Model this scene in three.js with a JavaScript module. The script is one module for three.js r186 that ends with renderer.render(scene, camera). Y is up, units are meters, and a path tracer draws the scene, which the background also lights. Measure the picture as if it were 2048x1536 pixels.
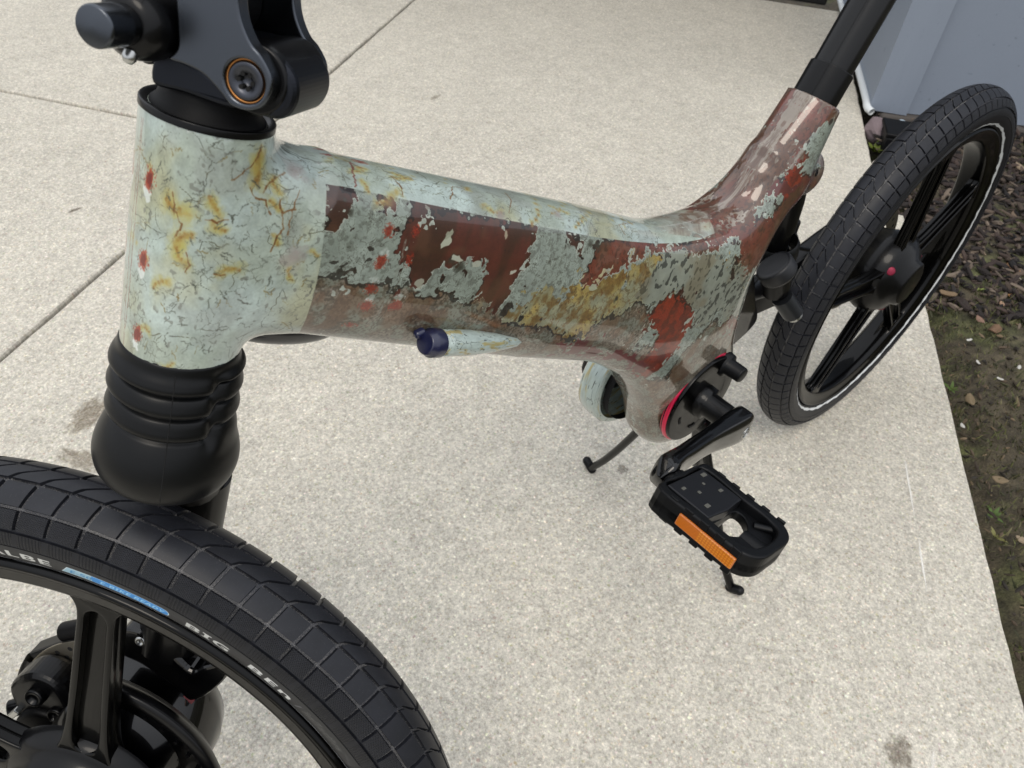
import * as THREE from 'three';
import { mergeGeometries, mergeVertices } from 'three/addons/utils/BufferGeometryUtils.js';
import { RoundedBoxGeometry } from 'three/addons/geometries/RoundedBoxGeometry.js';

// ------------------------------------------------------------------ camera, sky, sun, exposure
const V = (x, y, z) => new THREE.Vector3(x, y, z);
const scene = new THREE.Scene();
const camera = new THREE.PerspectiveCamera(53.4186, 4 / 3, 0.02, 300);
const CAM = V(0.04494, 0.8325, 0.28758);
const CR = V(0.749065, 0.0730177, 0.65846), CU = V(0.414619, 0.723528, -0.551904), CF = V(0.516713, -0.686423, -0.511695);
camera.position.copy(CAM);
camera.up.copy(CU);
camera.lookAt(CAM.clone().add(CF));
camera.focus = 0.47;
camera.userData.fStop = 24;
camera.updateMatrixWorld();

const renderer = new THREE.WebGLRenderer({ antialias: true });
renderer.toneMapping = THREE.LinearToneMapping;
renderer.toneMappingExposure = 1.25;
renderer.shadowMap.enabled = true;

// ------------------------------------------------------------------ noise
let seed = 20240611;
const rnd = () => { seed = (seed + 0x6D2B79F5) | 0; let t = Math.imul(seed ^ (seed >>> 15), 1 | seed); t = (t + Math.imul(t ^ (t >>> 7), 61 | t)) ^ t; return ((t ^ (t >>> 14)) >>> 0) / 4294967296; };
const rr = (a, b) => a + (b - a) * rnd();
const HT = new Float32Array(65536); for (let i = 0; i < 65536; i++) HT[i] = rnd();
const hsh = (i, j) => HT[(((i & 1023) * 73 + (j & 1023) * 1031 + ((i * j) & 255) * 7) & 65535)];
function vn(x, y) {
  const i = Math.floor(x), j = Math.floor(y); let a = x - i, b = y - j;
  a = a * a * (3 - 2 * a); b = b * b * (3 - 2 * b);
  const h0 = hsh(i, j), h1 = hsh(i + 1, j), h2 = hsh(i, j + 1), h3 = hsh(i + 1, j + 1);
  return h0 + (h1 - h0) * a + (h2 - h0) * b + (h0 - h1 - h2 + h3) * a * b;
}
const fb = (x, y, o = 3) => { let s = 0, a = 0.5, n = 0; for (let k = 0; k < o; k++) { s += a * vn(x, y); n += a; x = x * 2.03 + 17.3; y = y * 2.03 + 9.1; a *= 0.5; } return s / n; };
// distance to the edges of an irregular cell pattern, and a value per cell
function cells(x, y) {
  const i = Math.floor(x), j = Math.floor(y); let d1 = 9, d2 = 9, id = 0;
  for (let b = -1; b <= 1; b++) for (let a = -1; a <= 1; a++) {
    const px = i + a + 0.15 + 0.7 * hsh(i + a, j + b), py = j + b + 0.15 + 0.7 * hsh(i + a + 311, j + b + 97);
    const d = Math.hypot(px - x, py - y);
    if (d < d1) { d2 = d1; d1 = d; id = hsh(i + a + 57, j + b + 211); } else if (d < d2) d2 = d;
  }
  return [d2 - d1, id, d1];
}
const sst = (a, b, x) => { const t = Math.min(1, Math.max(0, (x - a) / (b - a))); return t * t * (3 - 2 * t); };
const mix = (a, b, t) => a + (b - a) * t;

// overcast sky: an even layer of cloud, a little brighter overhead, the same all round
{
  const w = 512, h = 256, d = new Float32Array(w * h * 4);
  for (let y = 0; y < h; y++) for (let x = 0; x < w; x++) {
    const el = ((y + 0.5) / h - 0.5) * Math.PI, az = (x / w) * Math.PI * 2, s = Math.sin(el);
    let L;
    if (el > 0) {
      const q = 1.6 / (s + 0.35), cx = Math.cos(az) * q, cy = Math.sin(az) * q;
      L = (0.62 + 0.62 * s) * (0.9 + 0.22 * fb(cx * 1.4 + 40, cy * 1.4 + 40, 4));
    } else L = 0.3;
    const k = (y * w + x) * 4; d[k] = L * 0.97; d[k + 1] = L * 1.0; d[k + 2] = L * 1.06; d[k + 3] = 1;
  }
  const t = new THREE.DataTexture(d, w, h, THREE.RGBAFormat, THREE.FloatType);
  t.mapping = THREE.EquirectangularReflectionMapping; t.magFilter = t.minFilter = THREE.LinearFilter; t.needsUpdate = true;
  scene.background = t; scene.environment = t;
}
const sun = new THREE.DirectionalLight(0xfff4e4, 0.9);
sun.position.set(-1.2, 4, 1.6); sun.target.position.set(0.6, 0.2, 0);
sun.castShadow = true; sun.shadow.radius = 45; sun.shadow.mapSize.set(2048, 2048);
Object.assign(sun.shadow.camera, { left: -3, right: 3, top: 3, bottom: -3, near: 0.5, far: 12 });
scene.add(sun, sun.target);

// ------------------------------------------------------------------ helpers
const canvas = (w, h) => { const c = document.createElement('canvas'); c.width = w; c.height = h; return c; };
function ctex(c, srgb = true, rep) { const t = new THREE.CanvasTexture(c); t.colorSpace = srgb ? THREE.SRGBColorSpace : THREE.NoColorSpace; if (rep) t.wrapS = t.wrapT = THREE.RepeatWrapping; t.anisotropy = 8; return t; }
function pixels(w, h, f) {                        // an sRGB canvas from f(x, y) -> [r, g, b]
  const c = canvas(w, h), g = c.getContext('2d'), im = g.createImageData(w, h), d = im.data;
  for (let y = 0; y < h; y++) for (let x = 0; x < w; x++) { const p = f(x, y), k = (y * w + x) * 4; d[k] = p[0]; d[k + 1] = p[1]; d[k + 2] = p[2]; d[k + 3] = 255; }
  g.putImageData(im, 0, 0); return c;
}
const std = (color, roughness = 0.5, o = {}) => new THREE.MeshStandardMaterial({ color, roughness, ...o });
const phy = (color, roughness = 0.5, o = {}) => new THREE.MeshPhysicalMaterial({ color, roughness, ...o });
function mesh(name, g, m, parent) {
  if (Array.isArray(g)) g = mergeGeometries(g.map((q) => { q = q.index ? q.toNonIndexed() : q.clone(); for (const k of Object.keys(q.attributes)) if (!['position', 'normal', 'uv'].includes(k)) q.deleteAttribute(k); if (!q.attributes.uv) q.setAttribute('uv', new THREE.BufferAttribute(new Float32Array(q.attributes.position.count * 2), 2)); return q; }));
  const o = new THREE.Mesh(g, m); o.name = name; o.castShadow = o.receiveShadow = true; parent.add(o); return o;
}
const group = (name, parent) => { const g = new THREE.Group(); g.name = name; parent.add(g); return g; };
function tag(o, label, category, grp, kind) { o.userData.label = label; if (category) o.userData.category = category; if (grp) o.userData.group = grp; if (kind) o.userData.kind = kind; return o; }
const taken = {};
const numbered = (n) => { const k = taken[n] = (taken[n] ?? -1) + 1; return k ? `${n}_${String(k).padStart(3, '0')}` : n; };
// cylinder from a to b
function rod(a, b, r0, r1 = r0, n = 24, open = false) {
  a = V(...a); b = V(...b); const d = b.clone().sub(a), g = new THREE.CylinderGeometry(r1, r0, d.length(), n, 1, open);
  g.applyQuaternion(new THREE.Quaternion().setFromUnitVectors(V(0, 1, 0), d.normalize())); g.translate((a.x + b.x) / 2, (a.y + b.y) / 2, (a.z + b.z) / 2); return g;
}
// lathe about the line through c with direction ax; profile = [[distance along, radius], ...]
function turned(c, ax, prof, n = 40) {
  const g = new THREE.LatheGeometry(prof.map(([h, r]) => new THREE.Vector2(Math.max(r, 0.00001), h)), n);
  g.applyQuaternion(new THREE.Quaternion().setFromUnitVectors(V(0, 1, 0), V(...ax).normalize())); g.translate(...c); return g;
}
const tube = (pts, r, n = 40, m = 10) => new THREE.TubeGeometry(new THREE.CatmullRomCurve3(pts.map((p) => V(...p))), n, r, m);
function ext(shape, depth, bevel = 0.001, seg = 2, steps = 1, cs = 12) { return new THREE.ExtrudeGeometry(shape, { depth: depth - 2 * bevel, bevelEnabled: bevel > 0, bevelThickness: bevel, bevelSize: bevel, bevelOffset: -bevel, bevelSegments: seg, steps, curveSegments: cs }).translate(0, 0, bevel); }
function smoothShape(pts, closed = true) { const c = new THREE.CatmullRomCurve3(pts.map(([x, y]) => V(x, y, 0)), closed, 'centripetal'); return new THREE.Shape(c.getPoints(pts.length * 6).map((p) => new THREE.Vector2(p.x, p.y))); }
const poly = (pts) => new THREE.Shape(pts.map(([x, y]) => new THREE.Vector2(x, y)));
function rbox(w, h, d, r, c = [0, 0, 0], q) { const g = new RoundedBoxGeometry(w, h, d, 3, r); if (q) g.applyQuaternion(q); g.translate(...c); return g; }
// the steering head: forward, up along the steering axis, left; turned to the right by 54 degrees
const SF = V(-0.55797568, 0.19191677, -0.80736057), SU = V(0.32525046, 0.94562791, 0), SL = V(-0.76346269, 0.2625944, 0.59005839), SO = V(0, 0.24940226, 0);
const STEER = new THREE.Matrix4().makeBasis(SF.clone().negate(), SU, SL).setPosition(SO);   // local x = backward, y = up the axis, z = left
const ray = (px, py) => CR.clone().multiplyScalar((px - 1024) / 1526.38).addScaledVector(CU, -(py - 768) / 1526.38).add(CF).normalize();

// ------------------------------------------------------------------ materials
const M = {
  gloss: phy(0x020203, 0.3, { specularIntensity: 0.2, clearcoat: 0.75, clearcoatRoughness: 0.04 }),
  satin: phy(0x040405, 0.36, { specularIntensity: 0.32, clearcoat: 0.22, clearcoatRoughness: 0.12 }),
  matt: phy(0x060607, 0.5, { specularIntensity: 0.4 }), plastic: phy(0x07080a, 0.42, { specularIntensity: 0.5 }), rubber: phy(0x040506, 0.4, { specularIntensity: 0.45 }),
  steel: std(0xb9bab8, 0.28, { metalness: 1 }), pink: phy(0xd01648, 0.3, { metalness: 0.55, clearcoat: 0.4 }),
  anod: phy(0x4c5056, 0.26, { metalness: 1, clearcoat: 0.2, clearcoatRoughness: 0.3 }), wheel: phy(0x010101, 0.3, { specularIntensity: 0.1, clearcoat: 0.34, clearcoatRoughness: 0.05 }), dark: phy(0x040405, 0.6, { specularIntensity: 0.4 }),
  copper: std(0xb07a48, 0.35, { metalness: 1 }), navy: phy(0x0b1136, 0.35, { clearcoat: 0.6, clearcoatRoughness: 0.2 }), hole: std(0x020202, 0.9),
};

// ------------------------------------------------------------------ the ground
// pavement axes: along the slab edge (A) and across it (B), in metres
const AX = [0.825, -0.565], BX = [0.565, 0.825];
const ab = (a, b) => [a * AX[0] + b * BX[0], a * AX[1] + b * BX[1]];
const TILE = 1.3;
function concreteTextures() {
  const n = 2048, mm = TILE / n, hgt = new Float32Array(n * n);
  const per = n;                                   // wrapped white grain
  const g0 = new Float32Array(n * n); for (let i = 0; i < n * n; i++) g0[i] = rnd();
  const at = (x, y) => g0[((y + per) % per) * n + ((x + per) % per)];
  const grain = canvas(n, n), gg = grain.getContext('2d');
  gg.fillStyle = 'rgb(128,128,128)'; gg.fillRect(0, 0, n, n);
  for (let k = 0; k < 170000; k++) {                // single stones of the aggregate
    const x = rnd() * n, y = rnd() * n, r = 0.8 + 2.1 * rnd() * rnd(), t = rnd();
    const c = t < 0.32 ? [190 + 30 * rnd(), 186 + 30 * rnd(), 176 + 30 * rnd()] : t < 0.8 ? [70 + 40 * rnd(), 66 + 40 * rnd(), 60 + 34 * rnd()] : [150, 132 + 16 * rnd(), 112 + 16 * rnd()];
    gg.globalAlpha = 0.12 + 0.42 * rnd(); gg.fillStyle = `rgb(${c.map((q) => q | 0)})`;
    gg.beginPath(); gg.ellipse(x, y, r * rr(0.7, 1.4), r, rnd() * 6, 0, 7); gg.fill();
  }
  for (let k = 0; k < 420; k++) { gg.globalAlpha = 0.22; gg.fillStyle = rnd() < 0.8 ? '#3a342a' : '#ece8de'; gg.beginPath(); gg.ellipse(rnd() * n, rnd() * n, rr(1.5, 4), rr(1.2, 3), rnd() * 3, 0, 7); gg.fill(); }
  gg.globalAlpha = 1;
  const gd = gg.getImageData(0, 0, n, n).data;
  const wrapfb = (x, y, f, o) => { const tx = x / n, ty = y / n, wx = sst(0.85, 1, tx), wy = sst(0.85, 1, ty); const s = (u, v) => fb(u * f + 31, v * f + 57, o); return mix(mix(s(tx, ty), s(tx - 1, ty), wx), mix(s(tx, ty - 1), s(tx - 1, ty - 1), wx), wy); };
  const col = pixels(n, n, (x, y) => {
    const k = (y * n + x) * 4;
    const big = wrapfb(x, y, 5, 4), mid = wrapfb(x, y, 44, 3), fine = 0.5 * at(x, y) + 0.25 * at(x + 1, y) + 0.25 * at(x, y + 1);
    let t = 1.0 + 0.05 * (big - 0.5) + 0.08 * (mid - 0.5) + 0.32 * (fine - 0.5) + 0.2 * (vn(x / 4.2, y / 4.2) - 0.5) + 0.09 * (vn(x / 9 + 77, y / 9) - 0.5);
    let R = 185 * t, G = 180 * t, B = 167 * t;
    
    R += (gd[k] - 130) * 0.85; G += (gd[k + 1] - 130) * 0.85; B += (gd[k + 2] - 129) * 0.85;
    hgt[y * n + x] = 0.45 * mid + 0.3 * fine + 0.25 * (gd[k] / 255);
    return [R, G, B];
  });
  const bump = pixels(1024, 1024, (x, y) => { const q = 255 * hgt[(y * 2) * n + x * 2]; return [q, q, q]; });
  return [ctex(col, true, true), ctex(bump, false, true)];
}
const [concMap, concBump] = concreteTextures();
const concrete = std(0xffffff, 0.93, { map: concMap, bumpMap: concBump, bumpScale: 0.0024 });
function slab(name, pts, parent, top = 0, thick = 0.1) {   // pts in (A, B)
  const fine = []; pts.forEach((p, i) => { const q = pts[(i + 1) % pts.length], len = Math.hypot(q[0] - p[0], q[1] - p[1]), n = Math.min(160, Math.max(1, Math.round(len / 0.03))), e = len > 0.6 ? 0.0028 : 0; for (let k = 0; k < n; k++) { const t = k / n, a = mix(p[0], q[0], t), b = mix(p[1], q[1], t), w = k ? e * (fb(a * 31 + b * 17 + 50, a * 13 + 20, 3) - 0.5) * 2 : 0; fine.push([a + w * (q[1] - p[1]) / len, b - w * (q[0] - p[0]) / len]); } });
  const s = poly(fine), g = ext(s, thick, 0.005, 2);
  const p = g.attributes.position, uv = g.attributes.uv;
  for (let i = 0; i < p.count; i++) { const a = p.getX(i), b = p.getY(i), z = p.getZ(i), [x, w] = ab(a, b); uv.setXY(i, a / TILE, 1 - (b + 1.5 + (thick - z) * 0) / TILE); p.setXYZ(i, x, top - (thick - z), w); }
  g.computeVertexNormals();
  return mesh(name, g, concrete, parent);
}
{
  const pave = group('pavement', scene);
  pave.userData = { kind: 'structure', label: 'pale grey concrete slabs with sawn joints' };
  slab('slab', [[-4, -0.653], [-4, 0.803], [1.556, 0.803], [1.558, 0.7505], [1.05, 0.335], [1.566, 0.746], [1.572, 0.755], [3.02, 0.755], [3.02, -0.653]].reverse(), pave);
  slab('slab', [[-4, -6], [-4, -0.661], [1.3335, -0.661], [1.3335, -6]].reverse(), pave);
  slab('slab', [[1.3425, -6], [1.3425, -0.661], [3.02, -0.661], [3.02, -6]].reverse(), pave);
  // matter on the slabs: damp brown stains and one chalky scratch, by place
  const blob = (sd) => { const c = pixels(128, 128, (x, y) => { const d = Math.hypot(x - 64, y - 64) / 60 + 0.75 * (fb(x / 14 + sd, y / 14, 3) - 0.5), v = 255 * (1 - sst(0.45, 0.98, d)) * (0.35 + 0.75 * fb(x / 5 + sd, y / 5, 2)); return [v, v, v]; }); return ctex(c, false); };
  const stain = (name, a, b, ra, rb, turn, col, op, sd) => { const g = new THREE.PlaneGeometry(2 * ra, 2 * rb).rotateX(-Math.PI / 2), m = mesh(name, g, std(col, 0.95, { transparent: true, opacity: op, alphaMap: blob(sd) }), pave), [x, z] = ab(a, b); m.position.set(x, 0.0006, z); m.rotation.y = turn; };
  stain('stain', 0.483, -0.459, 0.05, 0.028, 0.6, '#6a5a42', 0.55, 3); stain('stain', 0.406, -0.42, 0.045, 0.02, 1.9, '#6a5a42', 0.45, 11); stain('stain', 0.312, 0.652, 0.026, 0.02, 0.3, '#5a4c3a', 0.55, 23); stain('stain', 0.944, -0.822, 0.02, 0.006, 0.2, '#55483a', 0.7, 31); stain('stain', 1.25, -0.1, 0.014, 0.009, 1, '#5c5040', 0.5, 47); stain('stain', 1.72, -0.35, 0.03, 0.012, 0.4, '#6a5e4a', 0.4, 53); stain('stain', 0.62, 0.3, 0.012, 0.01, 0.4, '#4a4238', 0.45, 61);
  stain('scratch', 0.72, 0.712, 0.075, 0.0022, 0.602, '#f1efe8', 0.9, 71); stain('scratch', 0.58, 0.712, 0.055, 0.0024, 0.59, '#f1efe8', 0.9, 83); stain('scratch', 0.305, 0.686, 0.03, 0.004, 0.4, '#efece4', 0.7, 97);
  // the earth under and beside the slabs, to the horizon
  const n = 900, ea = std(0xffffff, 0.97), eb = 0.0035;
  const soil = pixels(1024, 1024, (x, y) => {
    const a = fb(x / 90, y / 90, 4), c = fb(x / 16 + 9, y / 16, 3), d = rnd();
    const moss = sst(0.46, 0.66, a) * (0.6 + 0.5 * c);
    const t = 0.55 + 0.6 * c + 0.35 * (d - 0.5);
    return [mix(84, 90, moss) * t, mix(76, 92, moss) * t, mix(60, 58, moss) * t];
  });
  ea.map = ctex(soil, true, true);
  const bp = pixels(512, 512, (x, y) => { const q = 255 * (0.6 * fb(x / 14, y / 14, 3) + 0.4 * rnd()); return [q, q, q]; });
  ea.bumpMap = ctex(bp, false, true); ea.bumpScale = 0.006;
  const g = new THREE.PlaneGeometry(1, 1, 220, 220), p = g.attributes.position, uv = g.attributes.uv;
  for (let i = 0; i < p.count; i++) {              // finer near the picture, out to 150 m
    const q = (t) => Math.sign(t) * (Math.abs(t) * 2.4 + 148 * Math.pow(Math.abs(t), 6)), a = 1.0 + q(p.getX(i) * 2), b = 0.9 + q(p.getY(i) * 2), [x, z] = ab(a, b);
    const out = sst(0.78, 0.9, b), y = -0.075 + out * (0.028 + 0.026 * fb(a * 5, b * 5, 3) + 0.02 * fb(a * 22, b * 22, 2) + 0.012 * sst(1.1, 1.5, a));
    p.setXYZ(i, x, b > 0.77 ? y : -0.09, z); uv.setXY(i, a / 1.1, b / 1.1);
  }
  g.computeVertexNormals();
  const e = mesh('earth', g, ea, scene); ea.side = THREE.DoubleSide; e.userData = { kind: 'structure', label: 'dark mossy soil beside the slabs' };
}
const soilY = (a, b) => -0.075 + 0.028 + 0.026 * fb(a * 5, b * 5, 3) + 0.02 * fb(a * 22, b * 22, 2) + 0.012 * sst(1.1, 1.5, a);
{
  // bark mulch: too many chips to count
  const chip = (() => { const g = new THREE.IcosahedronGeometry(1, 1), p = g.attributes.position; for (let i = 0; i < p.count; i++) { const x = p.getX(i), y = p.getY(i), z = p.getZ(i), k = 1 + 0.35 * (hsh(Math.round(x * 9) + 40, Math.round(y * 9 + z * 5) + 40) - 0.5); p.setXYZ(i, x * k, y * 0.26 * k, z * 0.34 * k); } g.computeVertexNormals(); return g; })();
  const place = (name, geo, mat, n, region, size, cols, label) => {
    const im = new THREE.InstancedMesh(geo, mat, n), o = new THREE.Object3D(), c = new THREE.Color(); let k = 0, guard = 0;
    while (k < n && guard++ < n * 20) {
      const a = rr(region[0], region[1]), b = rr(region[2], region[3]); if (a > 2.02 && b < 1.0 + 0.6 * (a - 2.02) && b < 3) { if (b < 0.8) continue; }
      if (region[4] && !region[4](a, b)) continue;
      const [x, z] = ab(a, b), s = rr(size[0], size[1]) * rr(0.7, 1.2);
      if (b < 0.803 + s * 0.9 && a < 1.56) continue;
      o.position.set(x, soilY(a, b) + rr(-0.002, 0.012), z); o.rotation.set(rr(-0.5, 0.5), rr(0, 6.28), rr(-0.5, 0.5)); o.scale.set(s * rr(0.7, 1.5), s * rr(0.7, 1.3), s); o.updateMatrix(); im.setMatrixAt(k, o.matrix);
      const t = cols[(rnd() * cols.length) | 0], q = rr(0.6, 1.25); im.setColorAt(k, c.set(t).multiplyScalar(q)); k++;
    }
    im.count = k; im.name = name; im.castShadow = im.receiveShadow = true; scene.add(im); tag(im, label, null, null, 'stuff'); im.userData.category = name.replace(/_/g, ' '); return im;
  };
  const bark = std(0xffffff, 0.9);
  const bound = (a, b) => a > 1.15 + 0.1 * fb(a * 9, b * 9, 2) + 0.12 * (b - 0.8);
  place('bark_mulch', chip, bark, 9000, [1.05, 2.6, 0.78, 1.9, bound], [0.006, 0.02], ['#241d1a', '#1e1917', '#302622', '#191615', '#3c302a', '#2b2320', '#4e4238', '#665a4e'], 'dark brown bark mulch between the slabs and the grey wall');
  place('leaf_litter', chip, bark, 4200, [-0.3, 1.3, 0.8, 1.5], [0.003, 0.008], ['#332b22', '#41382a', '#2a251e', '#55483a', '#6d5d48', '#3c3c26'], 'small crumbs of soil and dead leaf along the slab edge');
  const blade = (() => { const g = new THREE.PlaneGeometry(0.5, 2, 1, 3).translate(0, 1, 0), p = g.attributes.position; for (let i = 0; i < p.count; i++) { const y = p.getY(i) / 2; p.setX(i, p.getX(i) * (1 - 0.85 * y)); p.setZ(i, 0.9 * y * y); } g.computeVertexNormals(); return g; })();
  place('moss', blade, std(0xffffff, 0.85, { side: THREE.DoubleSide }), 17000, [-0.3, 1.35, 0.8, 1.5, (a, b) => fb(a * 6 + 3, b * 6, 3) > 0.4], [0.0025, 0.006], ['#454b28', '#555a30', '#3a3f22', '#64673c', '#565034', '#6c684a'], 'olive green moss on the soil beside the slabs');
  // pale dead leaves and stones lying on the mulch
  const leafShape = (() => { const g = new THREE.SphereGeometry(1, 10, 6), p = g.attributes.position; for (let i = 0; i < p.count; i++) { const x = p.getX(i), z = p.getZ(i); p.setY(i, p.getY(i) * 0.16 + 0.25 * x * x + 0.12 * Math.sin(z * 5)); p.setZ(i, z * 0.55); } g.computeVertexNormals(); return g; })();
  const L = (px, py, s, c, name, label, cat, grp) => { const d = ray(px, py), t = -(CAM.y + 0.012) / d.y, m = mesh(numbered(name), leafShape, std(c, 0.8), scene); m.position.copy(CAM).addScaledVector(d, t); m.scale.setScalar(s); m.rotation.set(rr(-0.2, 0.2), rr(0, 6), rr(-0.2, 0.2)); tag(m, label, cat, grp); };
  for (const [px, py, s, c] of [[1928, 516, 0.016, '#a08c70'], [2026, 538, 0.02, '#9a7350'], [1985, 545, 0.01, '#8d7468'], [1968, 507, 0.008, '#93816c'], [2036, 556, 0.009, '#b0a894'], [2024, 592, 0.01, '#a0764a'], [2004, 608, 0.008, '#9a7d66'], [1895, 588, 0.018, '#6f5c44'], [2040, 335, 0.018, '#8a7a66'], [1990, 660, 0.02, '#6e5540'], [1960, 640, 0.012, '#7d6253'], [2030, 430, 0.016, '#6f5f50'], [1952, 440, 0.012, '#77695a'], [1990, 470, 0.014, '#66574a'], [2044, 1080, 0.01, '#8c7c66'], [2000, 960, 0.012, '#7a6a52'], [1940, 800, 0.014, '#6f6048']])
    L(px, py, s, c, 'dead_leaf', `${s > 0.015 ? 'large' : s > 0.0105 ? 'middling' : 'small'} curled ${({ a08c70: 'tan', '9a7350': 'orange brown', '8d7468': 'mauve brown', '93816c': 'beige', b0a894: 'whitish', a0764a: 'orange', '9a7d66': 'pinkish brown', '6f5c44': 'olive brown', '8a7a66': 'greyish tan', '6e5540': 'chestnut', '7d6253': 'reddish brown', '6f5f50': 'dull brown', '77695a': 'ashen brown', '66574a': 'dark brown', '8c7c66': 'straw coloured', '7a6a52': 'khaki', '6f6048': 'drab green brown' })[c.slice(1)]} dead leaf lying on the planting bed`, 'leaf', 'dead leaves on the bed');
  for (const [px, py, s] of [[1938, 680, 0.006], [2000, 758, 0.006], [1925, 852, 0.006], [2038, 735, 0.006], [1956, 725, 0.006]]) L(px, py, s, '#b9b7b0', 'pebble', 'small pale pebble on the mossy soil', 'pebble', 'pebbles on the bed');
  // little weeds
  const weedMat = phy(0x5a7a1e, 0.7, { side: THREE.DoubleSide });
  const weed = (px, py, n, s, c, label) => {
    const d = ray(px, py), t = -(CAM.y + 0.02) / d.y, w = group(numbered('weed'), scene); w.position.copy(CAM).addScaledVector(d, t); tag(w, label, 'weed', 'weeds by the slab');
    const m = weedMat.clone(); m.color.set(c);
    for (let k = 0; k < n; k++) {
      const g = new THREE.PlaneGeometry(0.4, 1, 2, 5).translate(0, 0.5, 0), p = g.attributes.position; for (let i = 0; i < p.count; i++) { const y = p.getY(i), wv = Math.sin(Math.PI * Math.min(1, 0.12 + 0.9 * y)); p.setX(i, p.getX(i) * wv); p.setZ(i, 0.55 * y * y + 0.25 * Math.abs(p.getX(i))); } g.computeVertexNormals();
      const l = mesh('leaf', g, m, w); l.scale.setScalar(s * rr(0.7, 1.2)); l.rotation.set(rr(0.2, 0.8), k * 2.4 + rr(-0.3, 0.3), 0, 'YXZ');
    }
  };
  weed(1748, 304, 16, 0.028, '#59641c', 'yellow green weed tuft against the slab edge by the house corner');
  weed(1828, 408, 7, 0.03, '#6a6d1c', 'yellow green weed seen through the rear wheel');
  weed(1958, 548, 5, 0.016, '#545f1a', 'tiny yellow green weed alone in the bark mulch');
  weed(1957, 582, 4, 0.012, '#7c8745', 'tiny pale green sprig in the bark mulch');
  weed(1902, 780, 6, 0.016, '#44581c', 'green weed sprouting from mossy soil beside the slab edge');
  weed(1985, 1032, 8, 0.014, '#4a5f28', 'bright green weed close against the slab edge');
  weed(1990, 1075, 6, 0.014, '#6c6a3c', 'dry yellowish grass tuft against the slab edge');
}

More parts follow.
